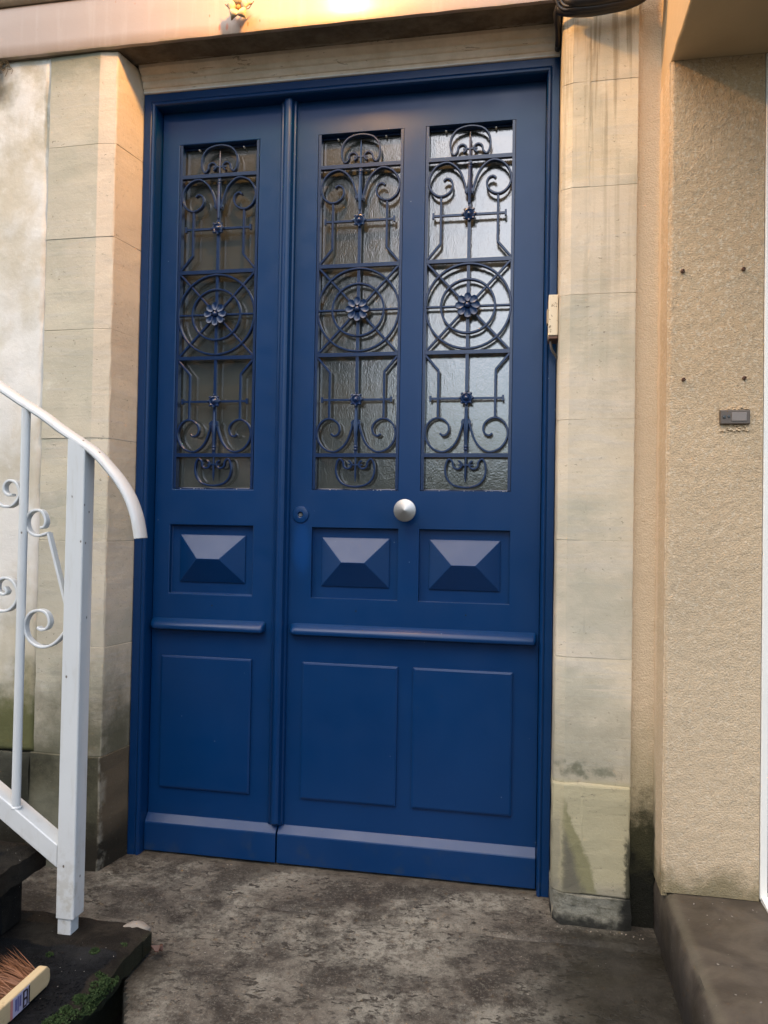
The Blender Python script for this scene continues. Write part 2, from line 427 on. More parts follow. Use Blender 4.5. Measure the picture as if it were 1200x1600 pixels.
MT['facade'] = simple('dirty_upper_render', (.20, .155, .10), .8, nscale=5, var=.3, bump=.4, bd=.01)
MT['porch'] = simple('porch_soffit_paint', (.50, .37, .21), .75, nscale=7, var=.12, bump=.4, bd=.003)
MT['hedge'] = simple('hedge_leaf', (.035, .055, .02), .7, nscale=5, var=.5, bump=0)
MT['house'] = simple('backdrop_stucco', (.12, .11, .09), .9, nscale=3)
MT['slate'] = simple('slate', (.06, .06, .07), .7, nscale=3)
MT['earth'] = simple('garden_ground', (.07, .065, .045), .9, nscale=2, var=.4)
MT['red'] = simple('dry_leaf_red', (.06, .022, .010), .6)
MT['chip'] = simple('fresh_break_concrete', (.24, .21, .17), .85, nscale=60, var=.25, bump=.6, bd=.004)
MT['web'] = simple('dead_weed', (.10, .08, .045), .9)
MT['lilac'] = simple('label_lilac', (.42, .40, .52), .5, bump=0)
MT['pink'] = simple('label_pink', (.50, .22, .20), .5, bump=0)
MT['ink'] = simple('label_ink', (.03, .02, .025), .5, bump=0)
MT['violet'] = simple('label_violet', (.12, .12, .27), .5, bump=0)

# ------------------------------------------------------------------ object helpers
WL = {}
def tag(o, label=None, cat=None, group=None, kind=None):
    if label: o['label'] = label
    if cat: o['category'] = cat
    if group: o['group'] = group
    if kind: o['kind'] = kind
    return o
def empty(name, loc, label=None, cat=None, group=None):
    o = bpy.data.objects.new(name, None); o.empty_display_size = .05
    COL.objects.link(o); o.location = loc; WL[o.name] = Vector(loc)
    return tag(o, label, cat, group)
def obj(name, bm, mat, parent=None, smooth=None, bev=0, seg=2, ang=35):
    """link a bmesh built in world coordinates as one object, origin at the bottom centre of its box"""
    bmesh.ops.recalc_face_normals(bm, faces=bm.faces[:])
    me = bpy.data.meshes.new(name)
    xs = [v.co for v in bm.verts]
    lo = Vector((min(v[i] for v in xs) for i in range(3))); hi = Vector((max(v[i] for v in xs) for i in range(3)))
    og = Vector(((lo.x+hi.x)/2, (lo.y+hi.y)/2, lo.z))
    for v in bm.verts: v.co -= og
    bm.to_mesh(me); bm.free()
    if isinstance(mat, (list, tuple)):
        for q in mat: me.materials.append(q)
    else: me.materials.append(mat)
    if smooth is not None:
        me.shade_smooth()
        if smooth < 179: me.set_sharp_from_angle(angle=math.radians(smooth))
    o = bpy.data.objects.new(name, me); COL.objects.link(o)
    WL[o.name] = og
    if parent is not None:
        o.parent = parent; o.location = og - WL[parent.name]
    else: o.location = og
    if bev:
        md = o.modifiers.new('bevel', 'BEVEL'); md.width = bev; md.segments = seg; md.limit_method = 'ANGLE'; md.angle_limit = math.radians(ang); md.harden_normals = False
    return o
def B(): return bmesh.new()
def box(bm, x0, x1, y0, y1, z0, z1):
    v = [bm.verts.new(p) for p in ((x0,y0,z0),(x1,y0,z0),(x1,y1,z0),(x0,y1,z0),(x0,y0,z1),(x1,y0,z1),(x1,y1,z1),(x0,y1,z1))]
    for f in ((0,3,2,1),(4,5,6,7),(0,1,5,4),(1,2,6,5),(2,3,7,6),(3,0,4,7)): bm.faces.new([v[i] for i in f])
    return v
def prism_z(bm, prof, zs, jit=0.):
    """profile in XY swept through the heights zs"""
    rings = []
    for z in zs:
        rings.append([bm.verts.new((x+random.uniform(-jit, jit), y+random.uniform(-jit, jit), z+random.uniform(-jit, jit))) for x, y in prof])
    n = len(prof)
    for a, b in zip(rings, rings[1:]):
        for i in range(n): bm.faces.new((a[i], a[(i+1) % n], b[(i+1) % n], b[i]))
    bm.faces.new(rings[0][::-1]); bm.faces.new(rings[-1])
def prism_x(bm, prof, x0, x1, jit=0, n=1, inset=0.):
    """profile in YZ swept along X"""
    rings = []
    for k in range(n+1):
        x = x0 + (x1-x0)*k/n
        rings.append([bm.verts.new((x, y, z)) for y, z in prof])
    m_ = len(prof)
    for a, b in zip(rings, rings[1:]):
        for i in range(m_): bm.faces.new((a[i], a[(i+1) % m_], b[(i+1) % m_], b[i]))
    bm.faces.new(rings[0][::-1]); bm.faces.new(rings[-1])
def catmull(pts, k=6):
    P = [Vector(p) for p in pts]; P = [P[0]*2-P[1]] + P + [P[-1]*2-P[-2]]
    out = []
    for i in range(1, len(P)-2):
        a, b, c, d = P[i-1:i+3]
        for j in range(k):
            t = j/k
            out.append(.5*((2*b)+(c-a)*t+(2*a-5*b+4*c-d)*t*t+(3*b-a-3*c+d)*t**3))
    out.append(P[-2]); return out
def strip_xz(bm, pts, w, y0, y1, taper=None, closed=False):
    """flat bar following a line in the XZ plane: width w in the plane, depth y0..y1"""
    P = [Vector((p[0], p[1])) for p in pts]; n = len(P); rings = []
    for i, p in enumerate(P):
        if closed: t = P[(i+1) % n]-P[i-1]
        else: t = P[min(i+1, n-1)]-P[max(i-1, 0)]
        if t.length < 1e-9: t = Vector((1, 0))
        t.normalize(); nn = Vector((-t.y, t.x))
        ww = w*(taper(i/(n-1)) if taper else 1)/2
        a, b = p+nn*ww, p-nn*ww
        c = min(ww*.5, .0015)
        rings.append([bm.verts.new(q) for q in ((a.x, y1, a.y), (b.x, y1, b.y), (b.x, y0+c, b.y), (b.x+nn.x*c, y0, b.y+nn.y*c), (a.x-nn.x*c, y0, a.y-nn.y*c), (a.x, y0+c, a.y))])
    rng_ = range(n if closed else n-1)
    for i in rng_:
        a, b = rings[i], rings[(i+1) % n]
        for j in range(6): bm.faces.new((a[j], a[(j+1) % 6], b[(j+1) % 6], b[j]))
    if not closed: bm.faces.new(rings[0][::-1]); bm.faces.new(rings[-1])
def tube(bm, pts, r, n=10, cap=True, ry=None):
    P = [Vector(p) for p in pts]; rings = []
    ref = Vector((0, 1, 0))
    for i, p in enumerate(P):
        t = (P[min(i+1, len(P)-1)]-P[max(i-1, 0)]).normalized()
        u = t.cross(ref)
        if u.length < .1: u = t.cross(Vector((0, 0, 1)))
        u.normalize(); v = u.cross(t)
        rr = r(i/(len(P)-1)) if callable(r) else r
        rings.append([bm.verts.new(p+u*math.cos(2*PI*k/n)*rr+v*math.sin(2*PI*k/n)*(ry or rr)) for k in range(n)])
    for a, b in zip(rings, rings[1:]):
        for k in range(n): bm.faces.new((a[k], a[(k+1) % n], b[(k+1) % n], b[k]))
    if cap: bm.faces.new(rings[0][::-1]); bm.faces.new(rings[-1])
def lathe_y(bm, cx, cz, prof, n=32):
    """prof: (radius, y) revolved about the Y axis through (cx, cz)"""
    rings = []
    for r, y in prof:
        if r < 1e-6: rings.append([bm.verts.new((cx, y, cz))])
        else: rings.append([bm.verts.new((cx+r*math.cos(2*PI*k/n), y, cz+r*math.sin(2*PI*k/n))) for k in range(n)])
    for a, b in zip(rings, rings[1:]):
        for k in range(n):
            if len(a) == 1: bm.faces.new((a[0], b[(k+1) % n], b[k]))
            elif len(b) == 1: bm.faces.new((a[k], a[(k+1) % n], b[0]))
            else: bm.faces.new((a[k], a[(k+1) % n], b[(k+1) % n], b[k]))
def plate(bm, x0, x1, z0, z1, y0, y1, holes, ycap=None):
    """board in the XZ plane (front y0, back y1) with rectangular holes; a hole (a,b,c,d,depth) with a depth is a blind recess"""
    xs = sorted({x0, x1, *[h[0] for h in holes], *[h[1] for h in holes]}); zs = sorted({z0, z1, *[h[2] for h in holes], *[h[3] for h in holes]})
    nx, nz = len(xs)-1, len(zs)-1
    def st(i, j):
        if i < 0 or j < 0 or i >= nx or j >= nz: return 'out'
        cx, cz = (xs[i]+xs[i+1])/2, (zs[j]+zs[j+1])/2
        for h in holes:
            if h[0] < cx < h[1] and h[2] < cz < h[3]: return h[4] if len(h) > 4 else 'hole'
        return 0.
    V = {}
    def v(i, j, y):
        k = (i, j, round(y, 6))
        if k not in V: V[k] = bm.verts.new((xs[i], y, zs[j]))
        return V[k]
    for i in range(nx):
        for j in range(nz):
            s = st(i, j)
            if s == 'hole': continue
            yf = y0+s
            bm.faces.new((v(i,j,yf), v(i+1,j,yf), v(i+1,j+1,yf), v(i,j+1,yf)))
            bm.faces.new((v(i,j,y1), v(i,j+1,y1), v(i+1,j+1,y1), v(i+1,j,y1)))
            for (di, dj, e) in ((-1,0,((i,j),(i,j+1))), (1,0,((i+1,j+1),(i+1,j))), (0,-1,((i+1,j),(i,j))), (0,1,((i,j+1),(i+1,j+1)))):
                t = st(i+di, j+dj)
                yb = y1 if t in ('out', 'hole') else y0+t
                if yb > yf+1e-7:
                    (a, b), (c, d) = e
                    ys = [yf, yb]
                    if t in ('out', 'hole'): pass
                    bm.faces.new((v(a,b,yf), v(c,d,yf), v(c,d,yb), v(a,b,yb)))

# ------------------------------------------------------------------ ground, landing
def slab_grid(name, x0, x1, y0, y1, z, mat, amp, nx, ny, inside=None, zf=None):
    bm = B(); V = {}
    for i in range(nx+1):
        for j in range(ny+1):
            x = x0+(x1-x0)*i/nx; y = y0+(y1-y0)*j/ny
            zz = z+amp*noise.noise(Vector((x*4, y*4, 0)))+amp*.4*noise.noise(Vector((x*17, y*17, 3)))
            if zf: zz += zf(x, y)
            V[i, j] = bm.verts.new((x, y, zz))
    for i in range(nx):
        for j in range(ny):
            if inside:
                x = x0+(x1-x0)*(i+.5)/nx; y = y0+(y1-y0)*(j+.5)/ny
                if not inside(x, y): continue
            bm.faces.new((V[i,j], V[i+1,j], V[i+1,j+1], V[i,j+1]))
    bmesh.ops.delete(bm, geom=[v for v in bm.verts if not v.link_faces], context='VERTS')
    # skirt so the sheet has thickness
    be = [e for e in bm.edges if e.is_boundary]
    r = bmesh.ops.extrude_edge_only(bm, edges=be)
    for v in [g for g in r['geom'] if isinstance(g, bmesh.types.BMVert)]: v.co.z = z-.12
    return tag(obj(name, bm, mat, smooth=40), kind='structure')
def groove(x, y):
    d = 0
    if x > .28:
        gy = -.250-.012*(x-.6)+.006*noise.noise(Vector((x*9, 0, 0)))
        d -= .006*math.exp(-((y-gy)/.006)**2)
        if y < gy: d -= .004
    return d
slab_grid('landing_floor', -1.2, 1.502, -2.6, .02, -.006, MT['floor'], .003, 270, 262,
          inside=lambda x, y: not (y < -.60 and x < .325+(-.628-y)*.55), zf=groove)  # floor cut away beside the lowest tread, a gap added to darken that corner
bm = B()
for a in ((-60, 60, -.42),):
    v = [bm.verts.new(p) for p in ((-400, -400, -.42), (400, -400, -.42), (400, 400, -.42), (-400, 400, -.42))]; bm.faces.new(v)
tag(obj('garden_ground', bm, MT['earth']), kind='structure')
# landing retaining edge towards the garden
bm = B(); box(bm, .0, 1.5, -2.72, -2.6, -.42, -.012)
tag(obj('landing_edge_wall', bm, MT['step'], bev=.01), 'low concrete edge closing the landing on the garden side', 'wall')

# ------------------------------------------------------------------ left wall (lime render) and its dark base stones
bm = B(); V = {}
nx, nz = 60, 190
for i in range(nx+1):
    for j in range(nz+1):
        x = -1.4+(1.4-.238)*i/nx; z = .318+(2.372-.318)*j/nz
        y = -.163-.006*noise.noise(Vector((x*3, 0, z*3)))-.0025*noise.noise(Vector((x*14, 2, z*14)))
        V[i, j] = bm.verts.new((x, y, z))
for i in range(nx):
    for j in range(nz): bm.faces.new((V[i,j], V[i+1,j], V[i+1,j+1], V[i,j+1]))
wl_b = [bm.verts.new((-1.4, .1, z)) for z in (.318, 2.372)]
o = obj('rendered_wall', bm, MT['renderL'], smooth=50)
md = o.modifiers.new('thick', 'SOLIDIFY'); md.thickness = .2; md.offset = -1
tag(o, 'patchy whitewashed render wall behind the railing, left of the stone pilaster', 'wall')
def rough_block(bm, x0, x1, y0, y1, z0, z1, j=.004, n=5):
    """box whose front face is subdivided and roughened"""
    g = {}
    for i in range(n+1):
        for k in range(n+1):
            x = x0+(x1-x0)*i/n; z = z0+(z1-z0)*k/n
            ed = (i in (0, n)) or (k in (0, n))
            yy = y0+j*noise.noise(Vector((x*9, z*9, x0*5)))*1.5+(.006 if ed else 0)
            g[i, k] = bm.verts.new((x+(random.uniform(-.002, .002) if ed else 0), yy, z+(random.uniform(-.002, .002) if ed else 0)))
    for i in range(n):
        for k in range(n): bm.faces.new((g[i,k], g[i+1,k], g[i+1,k+1], g[i,k+1]))
    be = [e for e in bm.edges if e.is_boundary]
    r = bmesh.ops.extrude_edge_only(bm, edges=be)
    for v in [q for q in r['geom'] if isinstance(q, bmesh.types.BMVert)]: v.co.y = y1
t = empty('stone_base_course', (-.6, -.16, 0), 'dark damp base stones at the foot of the whitewashed wall behind the stair', 'wall base')
for (a, b) in ((-.246, -.52), (-.526, -.95), (-.956, -1.4)):
    bm = B(); rough_block(bm, b, a, -.176, .05, -.01, .313, n=6)
    obj('stone', bm, MT['stoneL'], t, smooth=50)

# ------------------------------------------------------------------ left stone pilaster with chamfer and reveal
t = empty('stone_pilaster', (-.12, -.1, 0), 'grey-green weathered stone pilaster left of the blue door, dark and mossy at its foot', 'pilaster')
prL = [(-.236, -.166), (-.074, -.170), (-.0245, -.1645), (-.0215, -.1625), (-.0202, -.159), (-.001, -.047), (-.001, .05), (-.236, .05)]
zs = [-.012, .318, .631, .936, 1.235, 1.553, 1.823, 2.096, 2.369]
def prof_push(pr, d, side):
    return [(x+(side*d*.6 if abs(x-(-.02)) < .04 else 0), y-(d if y < -.1 else 0)) for x, y in pr]
for k in range(len(zs)-1):
    z0, z1 = zs[k]+.0006, zs[k+1]-.0006
    d = (.006 if k == 0 else random.uniform(-.001, .0012))
    pr = [(x, y-(d if y < -.1 else 0)) for x, y in prL]
    if k == 0: pr[0] = (-.244, pr[0][1])
    n = 7
    bm = B(); prism_z(bm, pr, [z0+(z1-z0)*i/n for i in range(n+1)], .0009 if k else .0022)
    obj('stone', bm, MT['stoneL'], t, bev=.0010 if k else .006, seg=2, ang=50)
bm = B(); prism_z(bm, [(x+(.002 if x < -.2 else -.001 if x < -.03 else -.001), y+.001 if y < -.1 else y) for x, y in prL], [-.01, 2.366])
obj('mortar_core', bm, MT['stoneL'], t)

# ------------------------------------------------------------------ right stone pilaster
t = empty('stone_pilaster', (1.34, -.1, 0), 'pale cream stone pilaster right of the blue door, stained yellow at its foot', 'pilaster')
prR = [(1.2475, .05), (1.2475, -.047), (1.2475, -.150), (1.251, -.158), (1.275, -.170), (1.318, -.170), (1.322, -.1698), (1.438, -.170), (1.438, .05)]
zs = [.07, .347, .667, .967, 1.278, 1.602, 1.881, 2.156, 2.46, 2.9]
for k in range(len(zs)-1):
    z0, z1 = zs[k]+.0004, zs[k+1]-.0004
    d = (.007 if k == 0 else random.uniform(-.0006, .0008))
    n = 8
    pr = [(x-(.002 if (x < 1.26 and k == 0 and y < -.1) else 0), y-(d if y < -.1 else 0)) for x, y in prR]
    bm = B(); prism_z(bm, pr, [z0+(z1-z0)*i/n for i in range(n+1)], .0006 if k else .0015)
    obj('stone', bm, MT['stoneR'], t, bev=.0006 if k else .005, seg=2, ang=50)
bm = B(); prism_z(bm, [(x+.001 if x < 1.3 else x-.002, y+.001 if y < -.1 else y) for x, y in prR], [-.01, 2.9])
obj('mortar_core', bm, MT['stoneR'], t)
bm = B()
prP = [(1.246, .0), (1.246, -.12), (1.250, -.160), (1.268, -.180), (1.34, -.184), (1.425, -.182), (1.441, -.175), (1.441, .0)]
prism_z(bm, prP, [-.02, .0, .02, .045, .069], .003)
bmesh.ops.subdivide_edges(bm, edges=bm.edges[:], cuts=2)
for v in bm.verts:
    q = noise.noise(v.co*38)*.005; v.co.y -= q; v.co.x += q*.4
obj('plinth', bm, MT['plinth'], t, smooth=60)

# ------------------------------------------------------------------ pebbledash strip and right wall
def rough_wall(name, x0, x1, z0, z1, y, mat, nx, nz, amp, parent=None, depth=.2, edge=None):
    bm = B(); V = {}
    for i in range(nx+1):
        for j in range(nz+1):
            x = x0+(x1-x0)*i/nx; z = z0+(z1-z0)*j/nz
            yy = y-amp*noise.noise(Vector((x*5, y, z*5)))-amp*.5*noise.noise(Vector((x*60, y, z*60)))
            if edge: x, yy = edge(x, yy, z, i)
            V[i, j] = bm.verts.new((x, yy, z))
    for i in range(nx):
        for j in range(nz): bm.faces.new((V[i,j], V[i+1,j], V[i+1,j+1], V[i,j+1]))
    be = [e for e in bm.edges if e.is_boundary]
    r = bmesh.ops.extrude_edge_only(bm, edges=be)
    for v in [q for q in r['geom'] if isinstance(q, bmesh.types.BMVert)]: v.co.y = y+depth
    return obj(name, bm, mat, parent, smooth=55)
o = rough_wall('pebbledash_strip', 1.4385, 1.5045, -.02, 2.9, -.150, MT['pebble'], 14, 500, .0022, depth=.2)
tag(o, 'narrow recessed strip of rough pebbledash with a foot black from damp', 'wall strip')
def redge(x, y, z, i):
    if i == 0: return 1.497+.0015*noise.noise(Vector((3, z*22, 0))), -.279
    if i == 1: return 1.4985+.0015*noise.noise(Vector((3, z*22, 0))), -.286
    return x, y
t = empty('pebbledash_wall', (1.6, -.2, .15), 'sandy pebbledash wall with four rusty screws, right of the recessed strip under the porch slab', 'wall')
WLo = rough_wall('wall_face', 1.4965, 1.708, .148, 2.1195, -.290, MT['pebble'], 60, 420, .0022, t, depth=.15, edge=redge)
bm = B(); box(bm, 1.4955, 1.508, -.284, -.14, .138, 2.119)
bmesh.ops.subdivide_edges(bm, edges=[e for e in bm.edges if abs(e.verts[0].co.z-e.verts[1].co.z) > 1], cuts=160)
for v in bm.verts:
    if v.co.x < 1.50: v.co.x -= .0022*noise.noise(Vector((v.co.y*60, 5, v.co.z*60)))+.0012*noise.noise(Vector((v.co.y*20, 5, v.co.z*15)))
obj('corner_return', bm, MT['pebble_edge'], t, smooth=60)
def screw(x, z, y=-.2935):
    bm = B(); lathe_y(bm, x, z, [(.0, y-.001), (.0012, y-.0015), (.0025, y-.004), (.0036, y-.003), (.0048, y+.001), (.0048, y+.006)], 10)
    for v in bm.verts: v.co += Vector((random.uniform(-.0008, .0008), 0, random.uniform(-.0008, .0008)))
    return bm
for x, z in ((1.528, 1.612), (1.663, 1.611), (1.532, 1.354), (1.667, 1.355)):
    obj('screw', screw(x, z), MT['rust'], t)
# porch slab above
t2 = empty('porch_slab', (1.9, -.8, 2.12), 'thick concrete porch slab jutting out above the pebbledash wall', 'porch slab')
bm = B(); box(bm, 1.4975, 3.4, -.72, -.14, 2.12, 2.62)
bmesh.ops.subdivide_edges(bm, edges=bm.edges[:], cuts=24)
for v in bm.verts:
    if v.co.x < 1.5: v.co.x += .003*noise.noise(v.co*18)
    if v.co.z < 2.13: v.co.z += .002*noise.noise(v.co*18)
obj('slab', bm, [MT['porch']], t2, smooth=40, bev=.005)
# step on the right
bm = B(); V = {}
pts = [(1.500, -.008), (1.4985, .10), (1.503, .128), (1.512, .142), (1.528, .1462), (1.56, .146), (3.2, .147)]
ny = 150
rows = []
for j in range(ny+1):
    y = -.16-(3.0-.16)*(j/ny)**1.5
    rows.append([bm.verts.new((x+(.003*noise.noise(Vector((y*7, k, 0))) if 0 < k < 5 else 0), y, z+(.0025*noise.noise(Vector((y*9, k*.7, 2))) if k > 1 else 0))) for k, (x, z) in enumerate(pts)])
for a, b in zip(rows, rows[1:]):
    for k in range(len(pts)-1): bm.faces.new((a[k], a[k+1], b[k+1], b[k]))
bot = [bm.verts.new((3.2, -3., -.42)), bm.verts.new((1.5, -3., -.42))]
bm.faces.new(rows[-1]+bot)
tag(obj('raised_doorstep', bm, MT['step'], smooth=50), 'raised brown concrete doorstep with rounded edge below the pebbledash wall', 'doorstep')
# neighbouring door frame at the right edge of the picture
t = empty('neighbour_door', (1.9, -.25, .147), 'white plastic door frame at the right edge beside the pebbledash wall', 'door')
bm = B(); box(bm, 1.7095, 1.7265, -.292, -.2, .152, 2.119); obj('frame', bm, MT['pvc'], t, bev=.003)
bm = B(); box(bm, 1.7267, 1.742, -.268, -.2, .156, 2.119); obj('gasket', bm, MT['black'], t)
bm = B(); box(bm, 1.742, 2.5, -.262, -.23, .152, 2.119); obj('glass_pane', bm, MT['dglass'], t)
bm = B(); prism_x(bm, [(-.36, .1475), (-.36, .150), (-.292, .160), (-.2, .160), (-.2, .1475)], 1.7125, 2.5); obj('sill', bm, MT['pvc'], t)
bm = B(); box(bm, 2.5, 3.4, -.29, -.2, .147, 2.12)
tag(obj('rendered_pier', bm, MT['porch']), 'plain rendered pier beyond the white plastic door', 'wall')

# ------------------------------------------------------------------ lintel, soffit, moulding, upper facade
t = empty('lintel', (.3, -.1, 2.37), 'peach gloss-painted lintel beam above the door with rust runs', 'lintel')
bm = B(); nx = 200; V = {}
prof = [(-.046, 2.3765), (-.090, 2.3755), (-.176, 2.3690), (-.1835, 2.3725), (-.185, 2.380), (-.1845, 2.41), (-.184, 2.46), (-.184, 2.505), (-.183, 2.522)]
rows = []
for i in range(nx+1):
    x = -1.4+(1.2463+1.4)*i/nx
    rows.append([bm.verts.new((x, y+(.0009*noise.noise(Vector((x*5, z*8, 0)))), z+(.0013*noise.noise(Vector((x*17, 0, 0))) if k in (2, 3) else 0))) for k, (y, z) in enumerate(prof)])
for a, b in zip(rows, rows[1:]):
    for k in range(len(prof)-1):
        f = bm.faces.new((a[k], a[k+1], b[k+1], b[k]))
        f.material_index = 1 if k < 2 else 0
be = [e for e in bm.edges if e.is_boundary]
r = bmesh.ops.extrude_edge_only(bm, edges=be)
for v in [q for q in r['geom'] if isinstance(q, bmesh.types.BMVert)]: v.co.y = .05
obj('beam', bm, [MT['lintel'], MT['soffit']], t, smooth=45)
bm = B()
prism_x(bm, [(.0, 2.307), (-.050, 2.307), (-.050, 2.318), (-.054, 2.320), (-.058, 2.328), (-.058, 2.337), (-.063, 2.340), (-.066, 2.346), (-.066, 2.352), (-.075, 2.357), (-.082, 2.366), (-.084, 2.3745), (.0, 2.3745)], .0005, 1.2455, n=60)
for v in bm.verts:
    v.co.z += .0008*noise.noise(v.co*22)
tag(obj('cornice_moulding', bm, MT['mould']), 'cream painted wooden moulding with grooves between lintel and blue door frame', 'moulding')
bm = B(); prism_x(bm, [(-.047, 2.3045), (-.051, 2.3055), (-.051, 2.3095), (-.046, 2.311), (-.03, 2.3068)], .001, 1.2445, n=90)
for v in bm.verts: v.co.z += .0008*noise.noise(Vector((v.co.x*40, 0, 0)))
tag(obj('filler_bead', bm, MT['caulk']), 'thin white filler bead along the top of the blue door frame', 'filler')
bm = B(); prism_x(bm, [(.05, 2.523), (-.188, 2.523), (-.196, 2.530), (-.199, 2.545), (-.199, 2.56), (.05, 2.56)], -1.4, 1.2463, n=40)
bm2 = B()
tag(obj('facade_ledge', bm, MT['facade'], smooth=40), 'dirty grey ledge running above the peach lintel', 'ledge')
bm = B(); box(bm, -1.4, 1.2465, -.165, .05, 2.56, 4.2); box(bm, 1.2465, 3.4, -.145, .05, 2.62, 4.2)
tag(obj('upper_facade', bm, MT['facade']), 'rendered upper facade above the lintel', 'wall')
# closing wall pieces behind (hall behind the door)
bm = B(); box(bm, -1.4, -.236, .05, .3, -.02, 4.2); box(bm, 1.44, 3.4, .06, .3, -.02, 4.2)
tag(obj('wall_core', bm, MT['facade']), 'masonry core behind the facade', 'wall')

# ------------------------------------------------------------------ door frame
t = empty('door_frame', (.62, -.02, 0), 'blue painted wooden frame round the double door', 'door frame')
def frame_piece(name, path_fn):
    bm = B(); path_fn(bm); obj(name, bm, MT['blue'], t, smooth=40)
# profile across the jamb: u from outer edge (0) to inner (.040), y
fp = [(0, .04), (0, -.042), (.003, -.045), (.024, -.045), (.0255, -.0435), (.027, -.0445), (.031, -.0475), (.036, -.0465), (.0395, -.042), (.0405, -.035), (.0405, .04)]
def jl(bm):
    a = [bm.verts.new((.0+u, y, -.006)) for u, y in fp]; b = [bm.verts.new((.0+u, y, 2.306-u)) for u, y in fp]
    n = len(fp)
    for i in range(n): bm.faces.new((a[i], a[(i+1) % n], b[(i+1) % n], b[i]))
    bm.faces.new(a[::-1]); bm.faces.new(b)
def jr(bm):
    fr = [(u*.87, y) for u, y in fp]
    a = [bm.verts.new((1.2465-u, y, -.006)) for u, y in fr]; b = [bm.verts.new((1.2465-u, y, 2.306-u/.87)) for u, y in fr]
    n = len(fp)
    for i in range(n): bm.faces.new((a[i], a[(i+1) % n], b[(i+1) % n], b[i]))
    bm.faces.new(a[::-1]); bm.faces.new(b)
def hd(bm):
    a = [bm.verts.new((.0+u, y, 2.306-u)) for u, y in fp]; b = [bm.verts.new((1.2465-u*.87, y, 2.306-u)) for u, y in fp]
    n = len(fp)
    for i in range(n): bm.faces.new((a[i], a[(i+1) % n], b[(i+1) % n], b[i]))
    bm.faces.new(a[::-1]); bm.faces.new(b)
frame_piece('jamb', jl); frame_piece('jamb', jr); frame_piece('head', hd)
# black sheet behind the leaves, standing in for the darkness of the hall
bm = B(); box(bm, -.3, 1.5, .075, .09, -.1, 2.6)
tag(obj('hall_black_sheet', bm, MT['black']), 'black sheet standing in for the unlit hall behind the door', 'wall')

# ------------------------------------------------------------------ grille pieces, symmetric about its own centre
ZC = 1.632
def mirror(pts, su, sv): return [(su*u, sv*v) for u, v in pts]
S_UP = [(-.008, .326), (-.013, .352), (-.026, .388), (-.044, .410), (-.067, .4205), (-.094, .412), (-.112, .391), (-.1185, .366), (-.111, .340), (-.092, .324), (-.072, .324), (-.055, .336), (-.049, .353), (-.054, .368), (-.066, .3735), (-.075, .367)]
C_UP = [(-.020, .446), (-.012, .453), (-.012, .463), (-.022, .470), (-.034, .464), (-.037, .450), (-.047, .441), (-.055, .452), (-.058, .475), (-.052, .498), (-.034, .516), (0, .523)]
GY0, GY1 = .000, .013
meshes = {}
def gpiece(key, build, name, mat, root_loc, parent, smooth=40):
    """build once in grille-local coordinates, then share the mesh between the three grilles"""
    if key not in meshes:
        bm = B(); build(bm); bmesh.ops.recalc_face_normals(bm, faces=bm.faces[:])
        me = bpy.data.meshes.new(name); bm.to_mesh(me); bm.free(); me.materials.append(mat)
        me.shade_smooth(); me.set_sharp_from_angle(angle=math.radians(smooth)); meshes[key] = me
    o = bpy.data.objects.new(name, meshes[key]); COL.objects.link(o)
    o.parent = parent; o.location = Vector(root_loc)-WL[parent.name]; WL[o.name] = Vector(root_loc)
    return o
def petal_rosette(bm, r, cz, y, n=8, dome=.006):
    for k in range(n):
        a = 2*PI*k/n+PI/2
        c, s = math.cos(a), math.sin(a)
        L, Wd = r*.62, r*.27
        ctr = bm.verts.new((c*r*.66, y-dome*.35, cz+s*r*.66))
        rim = []; rim2 = []
        for q in range(10):
            b = 2*PI*q/10
            du, dv = math.cos(b)*r*.36, math.sin(b)*Wd*(1+.25*math.cos(b))
            pu, pv = r*.66+du, dv
            rim.append(bm.verts.new((c*pu-s*pv, y-dome, cz+s*pu+c*pv)))
            pu2, pv2 = r*.66+du*1.08, dv*1.15
            rim2.append(bm.verts.new((c*pu2-s*pv2, y+.003, cz+s*pu2+c*pv2)))
        for q in range(10):
            bm.faces.new((ctr, rim[q], rim[(q+1) % 10])); bm.faces.new((rim[q], rim2[q], rim2[(q+1) % 10], rim[(q+1) % 10]))
        bm.faces.new(rim2[::-1])
    lathe_y(bm, 0, cz, [(0, y-dome-.006), (r*.12, y-dome-.005), (r*.22, y-dome-.002), (r*.26, y), (r*.34, y+.001), (r*.34, y+.004), (0, y+.004)], 16)
def small_rosette(bm, cz, y):
    r = .020
    lathe_y(bm, 0, cz, [(0, y-.008), (.004, y-.0075), (.0065, y-.005), (.008, y-.003), (.0105, y-.0015), (.0135, y-.004), (.016, y-.003), (.0175, y), (.0175, y+.005), (0, y+.005)], 20)
    for k in range(8):
        a = 2*PI*k/8
        c = Vector((math.cos(a)*.0175, y-.001, cz+math.sin(a)*.0175))
        bmesh.ops.create_icosphere(bm, subdivisions=1, radius=.0048, matrix=Matrix.Translation(c))
